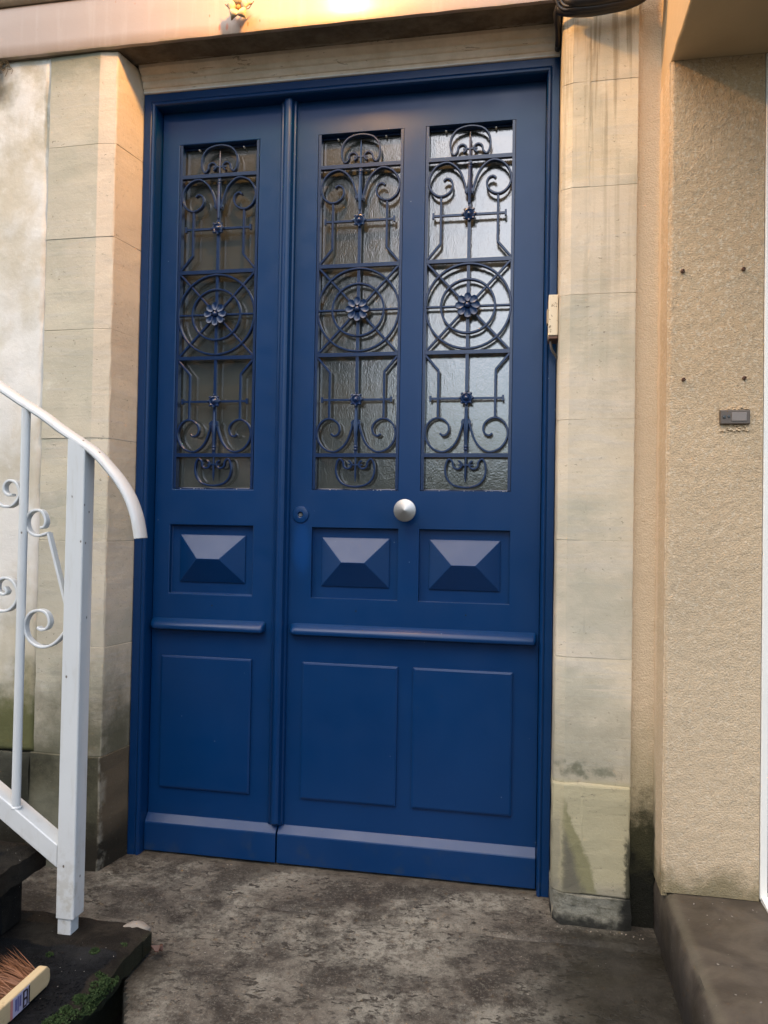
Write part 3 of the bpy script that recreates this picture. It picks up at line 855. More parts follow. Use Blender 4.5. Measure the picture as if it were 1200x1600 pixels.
def grille(xc, hw, parent, label=None):
    root = (xc, 0, ZC)
    k = round(hw, 3)
    def frame(bm):
        for s in (-1, 1):
            x = s*(hw-.004)
            box(bm, x-.004, x+.004, .001, .022, -.531, .530)
        for z, h in ((.430, .0055), (.1325, .0055), (-.1325, .0055), (-.430, .0055)):
            box(bm, -hw+.008, hw-.008, .0, .014, z-h, z+h)
        box(bm, -.0045, .0045, .003, .012, -.430, .430)
    g = gpiece(('f', k), frame, 'grille', MT['iron'], root, parent)
    if label: g['label'] = label
    R = lambda key, b, nm: gpiece((key,), b, nm, MT['iron'], root, g)
    for su in (1, -1):
        for sv in (1, -1):
            R(('s', su, sv), lambda bm: strip_xz(bm, [tuple(p) for p in catmull(mirror(S_UP, su, sv), 4)], .0058, GY0-.001, GY1), 'scroll')
            def leg(bm):
                strip_xz(bm, mirror([(-.082, .325), (-.082, .188), (-.0822, .184), (-.122, .137)], su, sv), .0068, .001, .011)
            R(('l', su, sv), leg, 'bent_bar')
    for sv in (1, -1):
        c = mirror(C_UP, 1, sv); full = c+[(-u, v) for u, v in c[::-1][1:]]
        R(('c', sv), lambda bm: strip_xz(bm, [tuple(p) for p in catmull(full, 4)], .0055, GY0-.001, GY1), 'heart_scroll')
        def spear(bm):
            tube(bm, [(0, .006, sv*z) for z in (.430, .49, .508)], lambda q: .0042*(1-.8*q*q) if q > .4 else .0036, 8)
            box(bm, -.021, .021, .003, .009, sv*.458-.0022, sv*.458+.0022)
            for z, rr in ((.413, .0062), (.405, .0068), (.397, .0055)):
                bmesh.ops.create_icosphere(bm, subdivisions=2, radius=rr, matrix=Matrix.Translation((0, .005, sv*z)))
            tube(bm, [(0, .004, sv*z) for z in (.405, .37, .34, .32, .298)], lambda q: .0050+.0045*math.sin(min(1, q*1.2)*PI)**2*(1 if q > .35 else .3), 8)
            for s2 in (-1, 1):
                box(bm, s2*.010-.004, s2*.010+.004, -.002, .010, sv*.335-.0045, sv*.335+.0045)
        R(('sp', sv), spear, 'spear')
        def cross(bm):
            box(bm, -.103, .103, .002, .010, sv*.266-.003, sv*.266+.003)
            for s2 in (-1, 1): box(bm, s2*.104-.003, s2*.104+.003, .0, .011, sv*.266-.008, sv*.266+.008)
        R(('x', sv), cross, 'cross_bar')
        R(('sr', sv), lambda bm: small_rosette(bm, sv*.266, -.001), 'small_rosette')
    def ring(rr):
        def f(bm):
            n = 56; strip_xz(bm, [(rr*math.cos(2*PI*i/n), rr*math.sin(2*PI*i/n)) for i in range(n)], .0062, -.002, .0115, closed=True)
        return f
    R('r1', ring(.1225), 'ring'); R('r2', ring(.0775), 'ring')
    def spokes(bm):
        for s1 in (1, -1):
            for s2 in (1, -1): strip_xz(bm, [(s1*.018, s2*.019), (s1*.121, s2*.129)], .0068, .001, .010)
            strip_xz(bm, [(s1*.02, 0), (s1*(.122), 0)], .0062, .001, .010)
    R('sk', spokes, 'spokes')
    R('ro', lambda bm: petal_rosette(bm, .035, 0, -.004), 'rosette')
    return g

# ------------------------------------------------------------------ leaves
def pyramid(bm, x0, x1, z0, z1, yb, yt):
    e = .004
    xm0, xm1 = x0+(x1-x0)*.335, x0+(x1-x0)*.665; zm = z0+(z1-z0)*.5
    dz = .0015
    lo = [bm.verts.new(p) for p in ((x0, yb, z0), (x1, yb, z0), (x1, yb, z1), (x0, yb, z1))]
    md = [bm.verts.new(p) for p in ((x0, yb-e, z0), (x1, yb-e, z0), (x1, yb-e, z1), (x0, yb-e, z1))]
    tp = [bm.verts.new((xm0, yt, zm)), bm.verts.new((xm1, yt, zm))]
    for i in range(4): bm.faces.new((lo[i], lo[(i+1) % 4], md[(i+1) % 4], md[i]))
    bm.faces.new((md[0], md[1], tp[1], tp[0])); bm.faces.new((md[1], md[2], tp[1])); bm.faces.new((md[2], md[3], tp[0], tp[1])); bm.faces.new((md[3], md[0], tp[0]))
    bm.faces.new(lo[::-1])
def raised(bm, x0, x1, z0, z1, h=.0085):
    b = .006
    lo = [bm.verts.new((x, .0005, z)) for x, z in ((x0, z0), (x1, z0), (x1, z1), (x0, z1))]
    m1 = [bm.verts.new((x, -h*.75, z)) for x, z in ((x0, z0), (x1, z0), (x1, z1), (x0, z1))]
    hi = [bm.verts.new((x, -h, z)) for x, z in ((x0+b, z0+b), (x1-b, z0+b), (x1-b, z1-b), (x0+b, z1-b))]
    for A, C in ((lo, m1), (m1, hi)):
        for i in range(4): bm.faces.new((A[i], A[(i+1) % 4], C[(i+1) % 4], C[i]))
    bm.faces.new(hi); bm.faces.new(lo[::-1])
def drip(bm, x0, x1):
    pr = [(.002, .671), (-.022, .6705), (-.029, .673), (-.031, .679), (-.029, .686), (-.023, .6925), (-.014, .698), (-.004, .7025), (.002, .7035)]
    n = 6; rings = []
    def ring(x, f): return [bm.verts.new((x, .002+(y-.002)*f, .687+(z-.687)*(.55+.45*f))) for y, z in pr]
    L = [(x0, .35), (x0+.006, .7), (x0+.014, .92), (x0+.024, 1)] + [(x1-.010, 1), (x1-.005, .93), (x1-.001, .75), (x1, .5)]
    rings = [ring(x, f) for x, f in L]
    m_ = len(pr)
    for a, b in zip(rings, rings[1:]):
        for i in range(m_): bm.faces.new((a[i], a[(i+1) % m_], b[(i+1) % m_], b[i]))
    bm.faces.new(rings[0][::-1]); bm.faces.new(rings[-1])
def kick(bm, x0, x1):
    pr = [(.001, .0), (-.018, .0), (-.020, .002), (-.020, .083), (-.0185, .0865), (-.001, .1075), (.001, .1075)]
    prism_x(bm, pr, x0, x1)
def door_leaf(name, label, x0, x1, panes, recs, lows, dripx, kickx):
    t = empty(name, ((x0+x1)/2, 0, 0), label, 'door leaf')
    holes = [(a, b, 1.0985, 2.1625) for a, b in panes]+[(a, b, .779, .988, .017) for a, b in recs]
    bm = B(); plate(bm, x0, x1, .0, 2.272, .0, .045, holes)
    obj('board', bm, MT['blue'], t, bev=.005, seg=3, ang=40)
    # window: slim inner bead, textured glass, iron grille
    for a, b in panes:
        bm = B(); box(bm, a-.006, b+.006, .030, .036, 1.092, 2.169)
        g = obj('glass_pane', bm, MT['glass'], t)
        bm = B()
        for q in range(26):
            x = a+.004+random.random()*(b-a-.008); z = 1.0995
            bmesh.ops.create_icosphere(bm, subdivisions=1, radius=random.uniform(.0006, .0017), matrix=Matrix.Translation((x, random.uniform(.016, .028), z)))
        for q in range(7):
            z = 1.13+random.random()*1.0
            bmesh.ops.create_icosphere(bm, subdivisions=1, radius=random.uniform(.0008, .0017), matrix=Matrix.Translation((a+.002, random.uniform(.012, .024), z)))
        tag(obj('paint_flecks', bm, MT['caulk'], g), kind='stuff')
        bm = B()
        plate(bm, a-.001, b+.001, 1.097, 2.164, .0225, .0298, [(a+.007, b-.007, 1.104, 2.156)])
        bb = obj('glazing_bead', bm, MT['iron'], t, bev=.002)
        for s in (.22, .78):
            bm = B(); lathe_y(bm, a+(b-a)*s, 2.152, [(0, .013), (.0018, .0135), (.0026, .0165), (.0026, .024)], 8)
            obj('screw', bm, MT['caulk'], bb)
        grille((a+b)/2, (b-a)/2-.0015, t)
    for a, b in recs:
        bm = B(); pyramid(bm, a+.0285+(0 if b-a > .25 else 0), b-.027, .814, .959, .0172, -.024)
        obj('diamond_panel', bm, MT['blue'], t, bev=.0012, seg=2, ang=12)
    for a, b in lows:
        bm = B(); raised(bm, a, b, .189, .590); obj('raised_panel', bm, MT['blue'], t, bev=.0012, ang=20)
    bm = B(); drip(bm, *dripx); obj('drip_rail', bm, MT['blue'], t, smooth=50)
    bm = B(); kick(bm, *kickx); obj('kick_board', bm, MT['blue'], t, bev=.001, ang=20)
    for a, b in recs:
        bm = B(); lathe_y(bm, (a+b)/2+.008, .745, [(0, -.0004), (.0022, -.0006), (.0026, .001)], 8)
        obj('nail_hole', bm, MT['black'], t)
    return t
LL = door_leaf('door_leaf', 'narrow fixed leaf of the blue door, one grilled window, left of the centre strip', .0425, .460,
     [(.1005, .3595)], [(.0955, .3625)], [(.079, .369)], (.0425, .409), (.0425, .4585))
RL = door_leaf('door_leaf', 'wide opening leaf of the blue door with steel knob and two grilled windows', .4625, 1.2095,
     [(.5435, .8035), (.8675, 1.1265)], [(.546, .806), (.867, 1.1265)], [(.5265, .8125), (.8565, 1.1395)], (.486, 1.203), (.4635, 1.2085))
# centre cover strip
pr = [(.430, .0), (.430, -.010), (.434, -.013), (.438, -.012), (.440, -.018), (.445, -.026), (.452, -.030), (.461, -.030), (.467, -.026), (.470, -.018), (.472, -.013), (.4765, -.012), (.4785, -.009), (.4785, .0)]
bm = B()
rings = [[bm.verts.new((x, y*f, z)) for x, y in pr] for z, f in ((.106, .25), (.110, .7), (.118, 1), (2.266, 1))]
for a, b in zip(rings, rings[1:]):
    for i in range(len(pr)): bm.faces.new((a[i], a[(i+1) % len(pr)], b[(i+1) % len(pr)], b[i]))
bm.faces.new(rings[0][::-1]); bm.faces.new(rings[-1])
obj('cover_strip', bm, MT['blue'], RL, smooth=35)
bm = B(); lathe_y(bm, .831, 1.0405, [(0, -.0560), (.004, -.0555), (.0315, -.0475), (.0325, -.045), (.031, -.041), (.020, -.036), (.013, -.030), (.012, -.012), (.020, -.008), (.022, -.004), (.022, .0)], 48)
obj('door_knob', bm, MT['steel'], RL, smooth=35)
bm = B(); lathe_y(bm, .511, 1.0245, [(.0075, .004), (.0075, -.004), (.0095, -.0055), (.018, -.0052), (.0235, -.0038), (.0255, -.001), (.0255, .001)], 36)
e = obj('keyhole_plate', bm, MT['blue'], RL, smooth=35)
bm = B(); lathe_y(bm, .511, 1.0245, [(0, -.001), (.0055, -.0015), (.0072, .0005), (.0074, .004)], 20); box(bm, .5103, .5117, -.0022, .001, 1.0205, 1.0285)
obj('lock_cylinder', bm, MT['brass'], e, smooth=35)

# ------------------------------------------------------------------ small box on the right reveal
t = empty('junction_box', (1.235, -.1, 1.505), 'small flaking cream switch box on the stone edge right of the door', 'switch box')
bm = B(); box(bm, 1.2215, 1.2462, -.130, -.062, 1.508, 1.616); obj('box', bm, MT['boxp'], t, bev=.0015)
bm = B(); box(bm, 1.222, 1.2462, -.128, -.064, 1.500, 1.5075); obj('bottom_lip', bm, MT['rust'], t)
bm = B(); tube(bm, catmull([(1.2175, -.096, 1.548), (1.2168, -.096, 1.566), (1.2175, -.096, 1.584)], 4), .0, 8) if False else box(bm, 1.2175, 1.2215, -.108, -.084, 1.545, 1.584); obj('rocker', bm, MT['cream'], t, bev=.0015)
bm = B(); tube(bm, catmull([(1.229, -.1, 1.502), (1.229, -.1, 1.49), (1.233, -.095, 1.475), (1.243, -.085, 1.463), (1.2478, -.08, 1.456)], 5), .0035, 8); obj('cable', bm, MT['plate2'], t, smooth=60)

# ------------------------------------------------------------------ bell plate on the right wall
t = empty('doorbell_plate', (1.643, -.29, 1.245), 'small brown doorbell plate with blank name tag on the pebbledash wall', 'doorbell')
bm = B(); box(bm, 1.6125, 1.6785, -.2995, -.285, 1.2465, 1.2795)
o = obj('housing', bm, MT['plate'], t, bev=.002)
bm = B(); box(bm, 1.6375, 1.6705, -.3012, -.2985, 1.2535, 1.2735); obj('name_tag', bm, MT['plate2'], t, bev=.0008)
bm = B(); lathe_y(bm, 1.6215, 1.263, [(0, -.3018), (.003, -.3015), (.0042, -.2995), (.0042, -.297)], 16); obj('bell_button', bm, MT['bell'], t)
bm = B(); lathe_y(bm, 1.6315, 1.264, [(0, -.3014), (.0025, -.3012), (.0034, -.2995), (.0034, -.297)], 16); obj('bell_button', bm, MT['bell'], t)
bm = B()
for q in range(46):
    x = random.uniform(1.614, 1.676); z = random.choice((random.uniform(1.230, 1.245), random.uniform(1.2805, 1.287)))
    r_ = random.uniform(.0015, .004)
    mm = Matrix.Translation((x, -.2925, z)) @ Matrix.Diagonal((1.4, .8, .8, 1))
    bmesh.ops.create_icosphere(bm, subdivisions=1, radius=r_, matrix=mm)
tag(obj('old_filler', bm, MT['pebble_edge'], t), kind='stuff')

# ------------------------------------------------------------------ flower ornament on the lintel
t = empty('flower_ornament', (.366, -.19, 2.43), 'cream painted iron flower with five petals fixed to the lintel', 'ornament')
cx, cz, y0 = .369, 2.421, -.218
for k in range(5):
    a = -PI/2+PI/5+2*PI*k/5
    bm = B(); g = {}
    n1, n2 = 6, 6
    for i in range(n1+1):
        for j in range(n2+1):
            u = i/n1; v = j/n2*2-1
            wd = .016*math.sin(PI*min(1, .12+u*.95))**.7*(1.05)
            rad = .006+.033*u*(1-.18*v*v)
            lift = -.012*math.sin(u*PI*.9)+.010*u*u+.004*v*v
            px, pz = rad*math.cos(a)-wd*v*math.sin(a), rad*math.sin(a)+wd*v*math.cos(a)
            g[i, j] = bm.verts.new((cx+px, y0+lift, cz+pz))
    for i in range(n1):
        for j in range(n2): bm.faces.new((g[i,j], g[i+1,j], g[i+1,j+1], g[i,j+1]))
    o = obj('petal', bm, MT['cream'], t, smooth=60); md = o.modifiers.new('t', 'SOLIDIFY'); md.thickness = .0018
bm = B(); lathe_y(bm, cx, cz, [(0, y0-.004), (.004, y0-.0045), (.0065, y0-.002), (.006, y0+.004), (.003, y0+.01), (.003, -.183)], 14); obj('centre', bm, MT['tape'], t, smooth=60)
bm = B()
for s in (-1, 1):
    tube(bm, catmull([(cx+s*.008, y0+.012, cz+.006), (cx+s*.024, y0+.012, cz+.001), (cx+s*.034, y0+.010, cz+.010), (cx+s*.042, y0+.008, cz+.018)], 4), .0011, 6)
obj('wire_leaves', bm, MT['rust'], t)

# ------------------------------------------------------------------ wall lantern above (just out of frame) with the lit bulb
t = empty('wall_lantern', (.50, -.17, 2.70), 'lit wall lantern above the lintel throwing warm light', 'lantern')
LX, LY, LZ = .60, -.48, 2.66
bm = B(); box(bm, LX-.04, LX+.04, -.199, -.166, LZ+.10, LZ+.26); obj('wall_plate', bm, MT['rust'], t, bev=.004)
bm = B(); tube(bm, catmull([(LX, -.19, LZ+.18), (LX, -.30, LZ+.24), (LX, -.42, LZ+.22), (LX, LY, LZ+.15)], 5), .008, 8); obj('arm', bm, MT['rust'], t, smooth=60)
bm = B()
rings = []
for r_, z in ((.012, .15), (.03, .14), (.085, .085), (.09, .08), (.086, .078), (.03, .13), (.010, .135)):
    rings.append([bm.verts.new((LX+r_*math.cos(2*PI*k/28), LY+r_*math.sin(2*PI*k/28), LZ+z)) for k in range(28)])
for a, b in zip(rings, rings[1:]):
    for k in range(28): bm.faces.new((a[k], a[(k+1) % 28], b[(k+1) % 28], b[k]))
obj('shade', bm, MT['rust'], t, smooth=40)
be_ = NT('glowing_bulb'); be_.set(Base_Color=(1, .8, .5), Emission_Color=(1, .62, .25), Emission_Strength=40.)
bm = B(); bmesh.ops.create_uvsphere(bm, u_segments=20, v_segments=12, radius=.026, matrix=Matrix.Translation((LX, LY, LZ+.045)))
obj('bulb', bm, be_.m, t, smooth=180)
ld = bpy.data.lights.new('lantern_light', 'POINT'); ld.energy = 20; ld.color = (1, .50, .13); ld.shadow_soft_size = .03
lo_ = bpy.data.objects.new('lantern_light', ld); COL.objects.link(lo_); lo_.location = (LX, LY, LZ-.005)

# ------------------------------------------------------------------ cable bundle at the top right
t = empty('cable_bundle', (1.35, -.2, 2.33), 'thick bundle of black cables running across the top of the right stone pilaster', 'cables')
for k in range(9):
    yy = -.198-.032*random.random(); zz = 2.322+.013*(k % 5)+random.uniform(-.003, .003)
    pts = [(1.236+.003*k, yy, zz+.004), (1.27, yy-.012, zz-.012), (1.31, yy-.014, zz-.016), (1.36, yy-.014, zz-.013), (1.41, yy-.010, zz-.003), (1.452, yy-.004, zz+.022), (1.482, yy, zz+.060), (1.50, yy+.01, zz+.125)]
    bm = B(); tube(bm, catmull(pts, 6), .0105 if k % 3 else .014, 10); obj('cable', bm, MT['rubber'], t, smooth=60)
for k in range(4):
    a0 = .6*k
    c = Vector((1.262+.006*k, -.232-.004*k, 2.345)); R_ = .034-.004*k
    pts = [(c.x+R_*math.cos(q)*1.0, c.y+.006*math.sin(q*2+a0), c.z+R_*math.sin(q)*1.05) for q in [PI*.5+PI*2*i/24*.98 for i in range(25)]]
    bm = B(); tube(bm, pts, .0042, 8); obj('loop', bm, MT['rubber'], t, smooth=60)
bm = B(); tube(bm, catmull([(1.252, -.205, 2.345), (1.238, -.200, 2.346), (1.231, -.185, 2.338), (1.232, -.168, 2.326), (1.236, -.14, 2.316), (1.238, -.10, 2.309), (1.238, -.06, 2.318)], 6), .0085, 10); obj('drooping_end', bm, MT['rubber'], t, smooth=60)
bm = B()
for q in range(9):
    x = 1.272+random.uniform(-.01, .014); z = 2.338+random.uniform(0, .03)
    a = [bm.verts.new((x+random.uniform(-.008, .008), -.262+random.uniform(-.006, .006), z+random.uniform(-.012, .012))) for _ in range(4)]
    bm.faces.new(a)
o = obj('torn_tape', bm, MT['tape'], t); md = o.modifiers.new('t', 'SOLIDIFY'); md.thickness = .0015

# ------------------------------------------------------------------ stairs on the left
def tread(name, x0, x1, y0, y1, z1, th, label, chips):
    bm = B(); nx, ny = 46, 60; T = {}; 
    for i in range(nx+1):
        for j in range(ny+1):
            x = x0+(x1-x0)*i/nx; y = y0+(y1-y0)*j/ny
            ex = (x1-x); ey = (y1-y)
            z = z1+.004*noise.noise(Vector((x*9, y*9, z1)))+.0045*noise.noise(Vector((x*40, y*40, z1)))
            rr = .012
            d = min(ex, ey)
            if d < rr: z -= (rr-math.sqrt(max(0, rr*rr-(rr-d)**2)))*.8
            if i == nx: x += .010*noise.noise(Vector((y*12, 0, z1)))+.007*noise.noise(Vector((y*40, 0, z1)))
            if j == ny: y += .006*noise.noise(Vector((x*14, 3, z1)))
            if chips and ex < .05 and ey < .06: x -= .0; y -= max(0, .045-ex)*.5 if j > ny-3 else 0
            T[i, j] = bm.verts.new((x, y, z))
    for i in range(nx):
        for j in range(ny): bm.faces.new((T[i,j], T[i+1,j], T[i+1,j+1], T[i,j+1]))
    be = [e for e in bm.edges if e.is_boundary]
    r = bmesh.ops.extrude_edge_only(bm, edges=be)
    nv = [q for q in r['geom'] if isinstance(q, bmesh.types.BMVert)]
    for v in nv: v.co.z = z1-th+.004*noise.noise(v.co*30)
    be = [e for e in bm.edges if e.is_boundary]
    bmesh.ops.contextual_create(bm, geom=be)
    return tag(obj(name, bm, MT['tread'], smooth=50), label, 'stair tread')
tread('stair_tread', -1.0, .326, -1.7, -.498, .050, .052, 'lowest black tarred stair tread under the white post with mossy edge', True)
tread('stair_tread', -1.0, .048, -1.7, -.520, .222, .055, 'second black stair tread up with brown concrete edge', False)
bm = B(); box(bm, -1.0, .300, -1.65, -.53, -.42, -.003)
tag(obj('concrete_plinth', bm, MT['tread'], bev=.006), 'dark concrete base recessed under the lowest tread', 'plinth')
bm = B(); box(bm, -1.0, .018, -1.65, -.56, .053, .166)
tag(obj('stair_riser', bm, MT['tread'], bev=.004), 'dark riser block under the second stair tread', 'stair riser')
tread('stair_tread', -1.0, -.235, -1.7, -.520, .394, .055, 'third stair tread going up behind the railing', False)
# broken chip at the tread's back corner
bm = B(); bmesh.ops.create_icosphere(bm, subdivisions=3, radius=.026, matrix=Matrix.Translation((.283, -.515, .038)) @ Matrix.Diagonal((1.35, .8, .7, 1)))
for v in bm.verts: v.co += v.co.normalized()*0+Vector((noise.noise(v.co*60), noise.noise(v.co*60+Vector((9, 0, 0))), noise.noise(v.co*60+Vector((0, 9, 0)))))*.006
tag(obj('broken_concrete_chip', bm, MT['chip'], smooth=25), 'pale freshly broken lump of concrete at the corner of the lowest tread', 'concrete chip')
bm = B()
for (dx, dy, w, r0) in ((.0, .0, .009, .4), (.004, .009, .008, -.5)):
    g = [bm.verts.new((.345+dx+w*math.cos(a)*1.3, -.535+dy+w*math.sin(a)*.7, .012+.006*math.sin(a*2+r0))) for a in [2*PI*i/9 for i in range(9)]]
    bm.faces.new(g)
o = obj('dry_leaf', bm, MT['red']); md = o.modifiers.new('t', 'SOLIDIFY'); md.thickness = .002
tag(o, 'dry red-brown leaf lying beside the broken tread corner', 'leaf')

bm = B()
for q in range(1500):
    x = .30-.36*random.random()**1.2; y = -.60-.42*random.random(); r_ = random.uniform(.0010, .0030)
    if .10 < x < .185 and y > -.65: continue
    mm = Matrix.Translation((x, y, .0495)) @ Matrix.Rotation(random.random()*3, 4, 'Z') @ Matrix.Diagonal((1.3, .9, .6, 1))
    bmesh.ops.create_icosphere(bm, subdivisions=1, radius=r_, matrix=mm)
tag(obj('tar_grit', bm, MT['tread']), 'coarse black grit stuck on the lowest stair tread', 'grit', kind='stuff')
# moss cushions along the tread edge
def moss(name, spots, label):
    bm = B()
    for (x, y, z, R_, n) in spots:
        for q in range(n):
            a = random.random()*2*PI; d = R_*math.sqrt(random.random())
            px, py = x+d*math.cos(a), y+d*math.sin(a)
            h = (R_*.55)*(1-(d/R_)**2)+.002
            pz = z+h
            l = random.uniform(.0028, .006)
            n1 = Vector((random.uniform(-1, 1), random.uniform(-1, 1), random.uniform(.2, 1))).normalized()
            n2 = n1.orthogonal().normalized()*l*.45
            p = Vector((px, py, pz))
            v = [bm.verts.new(p-n2), bm.verts.new(p+n2), bm.verts.new(p+n1*l)]
            bm.faces.new(v)
    return tag(obj(name, bm, MT['moss']), label, 'moss', kind='stuff')
sp = []
for k in range(95):
    y = -.675-.34*random.random()**.9; x = .320+random.uniform(-.026, .010)
    sp.append((x, y, .032+random.uniform(-.014, .012), random.uniform(.008, .019), 150))
sp += [(.255, -.641, .048, .011, 160), (.165, -.672, .047, .008, 60), (.30, -.60, .045, .009, 40)]
moss('moss', sp, 'bright green moss clumps along the edge of the lowest tread')

# ------------------------------------------------------------------ white railing
t = empty('stair_railing', (.14, -.57, .05), 'white painted metal stair railing with scrolls and curved handrail', 'railing')
Y0, Y1 = -.594, -.549
bm = B(); box(bm, .1265, .1715, Y0, Y1, .085, 1.172)
# drop the underside cap and slope the head to the rail
for v in bm.verts:
    if v.co.z > 1: v.co.z = 1.187 if v.co.x < .15 else 1.165
obj('post', bm, MT['rail'], t, bev=.0035, seg=3)
bm = B(); box(bm, .1295, .163, Y0+.004, Y1-.008, .044, .090); obj('post_foot', bm, MT['rail'], t, bev=.002)
hc = [(-1.0, 1.925), (-.052, 1.302), (.000, 1.270), (.055, 1.238), (.102, 1.206), (.150, 1.177), (.190, 1.151), (.222, 1.120), (.251, 1.088), (.276, 1.050), (.292, 1.012), (.300, .980), (.304, .957)]
bm = B(); P = catmull([(a, 0, b) for a, b in hc[1:]], 5); P = [Vector((hc[0][0], 0, hc[0][1]))]+P
rings = []
for i, p in enumerate(P):
    tt = (P[min(i+1, len(P)-1)]-P[max(i-1, 0)]).normalized(); nn = Vector((-tt.z, 0, tt.x)); nn = -nn if nn.z < 0 and i < 20 else nn
    nn = Vector((abs(tt.z), 0, tt.x)) if True else nn
    sec = [(-.0225, -.004), (-.0225, .002), (-.019, .0065), (-.010, .0095), (.0, .0105), (.010, .0095), (.019, .0065), (.0225, .002), (.0225, -.004), (.019, -.0075), (-.019, -.0075)]
    rings.append([bm.verts.new(p+Vector((0, (Y0+Y1)/2+a, 0))+nn*b) for a, b in sec])
for a, b in zip(rings, rings[1:]):
    for k in range(11): bm.faces.new((a[k], a[(k+1) % 11], b[(k+1) % 11], b[k]))
bm.faces.new(rings[0][::-1]); bm.faces.new(rings[-1])
obj('handrail', bm, MT['rail'], t, smooth=40)
bm = B()
sl = .66; ax, az_ = .1268, .226
for (x0, x1) in ((-1.0, ax),):
    c0, c1 = az_+sl*(ax-x0), az_
    h = .0262
    v = [bm.verts.new(p) for p in ((x0, Y0, c0-h), (x1, Y0, c1-h), (x1, Y1, c1-h), (x0, Y1, c0-h), (x0, Y0, c0+h), (x1, Y0, c1+h), (x1, Y1, c1+h), (x0, Y1, c0+h))]
    for f in ((0,3,2,1),(4,5,6,7),(0,1,5,4),(1,2,6,5),(2,3,7,6),(3,0,4,7)): bm.faces.new([v[i] for i in f])
obj('bottom_rail', bm, MT['rail'], t, bev=.003, seg=3)
YM = (Y0+Y1)/2
for x in (.0105, -.150, -.31, -.47):
    zb = az_+sl*(ax-x)+.024; zt = 1.302+.657*(-.052-x)-.004 if x < -.052 else 1.258
    bm = B(); tube(bm, [(x, Y0+.012, zb-.004), (x, Y0+.012, zt)], .0103, 16); obj('baluster', bm, MT['rail'], t, smooth=60)
    bm = B(); bmesh.ops.create_icosphere(bm, subdivisions=2, radius=.0125, matrix=Matrix.Translation((x, Y0+.012, zb-.002)) @ Matrix.Diagonal((1.1, 1.1, .45, 1)))
    for v in bm.verts: v.co.x += .0015*noise.noise(v.co*200)
    obj('weld', bm, MT['rail'], t, smooth=60)
scr = [
 [(.054, .977), (.063, .980), (.0665, .995), (.057, 1.014), (.041, 1.018), (.024, 1.010), (.016, .991), (.024, .968), (.046, .958), (.0735, .965)],
 [(.0525, .744), (.062, .739), (.076, .743), (.083, .758), (.074, .778), (.054, .784), (.031, .775), (.019, .750), (.027, .720), (.050, .702), (.076, .700), (.102, .713), (.1262, .741)],
 [(-.041, 1.072), (-.041, 1.060), (-.030, 1.054), (-.018, 1.064), (-.020, 1.083), (-.034, 1.090), (-.052, 1.083)],
]
for k, s_ in enumerate(scr[:2]):
    bm = B(); strip_xz(bm, [tuple((p[0], p[1])) for p in catmull([(a, b, 0) for a, b in s_], 5)], .0062, -.583, -.566)
    obj('scroll', bm, MT['rail'], t, smooth=40)
bm = B(); strip_xz(bm, [(.0735, .965), (.1262, .790)], .0062, -.583, -.566); obj('scroll_bar', bm, MT['rail'], t, smooth=40)
sA = [(-.040, 1.076), (-.041, 1.062), (-.032, 1.054), (-.024, 1.056)]
for s_ in ([(-.022, 1.053), (-.034, 1.053), (-.044, 1.063), (-.043, 1.078), (-.030, 1.087), (-.012, 1.080), (-.0035, 1.056), (-.014, 1.035), (-.032, 1.025), (-.056, 1.030), (-.085, 1.048)],
           [(-.037, .835), (-.030, .824), (-.040, .818), (-.056, .828), (-.055, .846), (-.038, .857), (-.016, .850), (-.0025, .826), (-.006, .801), (-.024, .782), (-.052, .779), (-.09, .79)]):
    bm = B(); strip_xz(bm, [tuple((p[0], p[1])) for p in catmull([(a, b, 0) for a, b in s_], 5)], .0062, -.583, -.566)
    obj('scroll', bm, MT['rail'], t, smooth=40)

# ------------------------------------------------------------------ broom head at bottom left
t = empty('hand_broom', (.22, -.89, .05), 'wooden broom head with reddish bristles lying on the black tread', 'broom')
bm = B(); pr = [(-.777, .053), (-.770, .058), (-.768, .070), (-.770, .084), (-.777, .092), (-.782, .094), (-1.06, .094), (-1.06, .053)]
a = [bm.verts.new((.213, y, z)) for y, z in pr]; b = [bm.verts.new((.233, y, z)) for y, z in pr]
for i in range(len(pr)): bm.faces.new((a[i], a[(i+1) % len(pr)], b[(i+1) % len(pr)], b[i]))
bm.faces.new(a[::-1]); bm.faces.new(b)
obj('block', bm, MT['wood'], t, bev=.003, seg=2)
bm = B()
for q in range(1500):
    y = -.785-.26*random.random(); z = random.uniform(.062, .088)
    L = random.uniform(.085, .125)*(1 if random.random() > .05 else 1.2)
    fan = (random.uniform(-.25, .25)) + (.35 if y > -.82 else .1)
    rise = random.uniform(-.05, .30)*(z-.045)*12
    d = Vector((-1, fan+.15*random.random(), rise*.55)).normalized()
    p0 = Vector((.214, y, z)); p1 = p0+d*L*.5+Vector((0, 0, .002)); p2 = p0+d*L+Vector((random.uniform(-.004, .004), random.uniform(-.008, .008), random.uniform(-.006, .008)))
    w = random.uniform(.0005, .0009)
    s_ = d.cross(Vector((random.uniform(-1, 1), random.uniform(-1, 1), random.uniform(-.4, 1)))).normalized()*w
    v = [bm.verts.new(c) for c in (p0-s_, p0+s_, p1+s_, p1-s_, p2)]
    bm.faces.new((v[0], v[1], v[2], v[3])); bm.faces.new((v[3], v[2], v[4]))
tag(obj('bristles', bm, MT['bristle'], t), kind='stuff')
def quad_x(name, y0, y1, z0, z1, x, mat, par):
    bm = B(); box(bm, x-.0003, x, y0, y1, z0, z1); return obj(name, bm, mat, par)
lb = quad_x('paper_label', -.886, -.836, .0545, .0915, .2336, MT['lilac'], t)
quad_x('label_border', -.893, -.8862, .0545, .0915, .2337, MT['pink'], t)
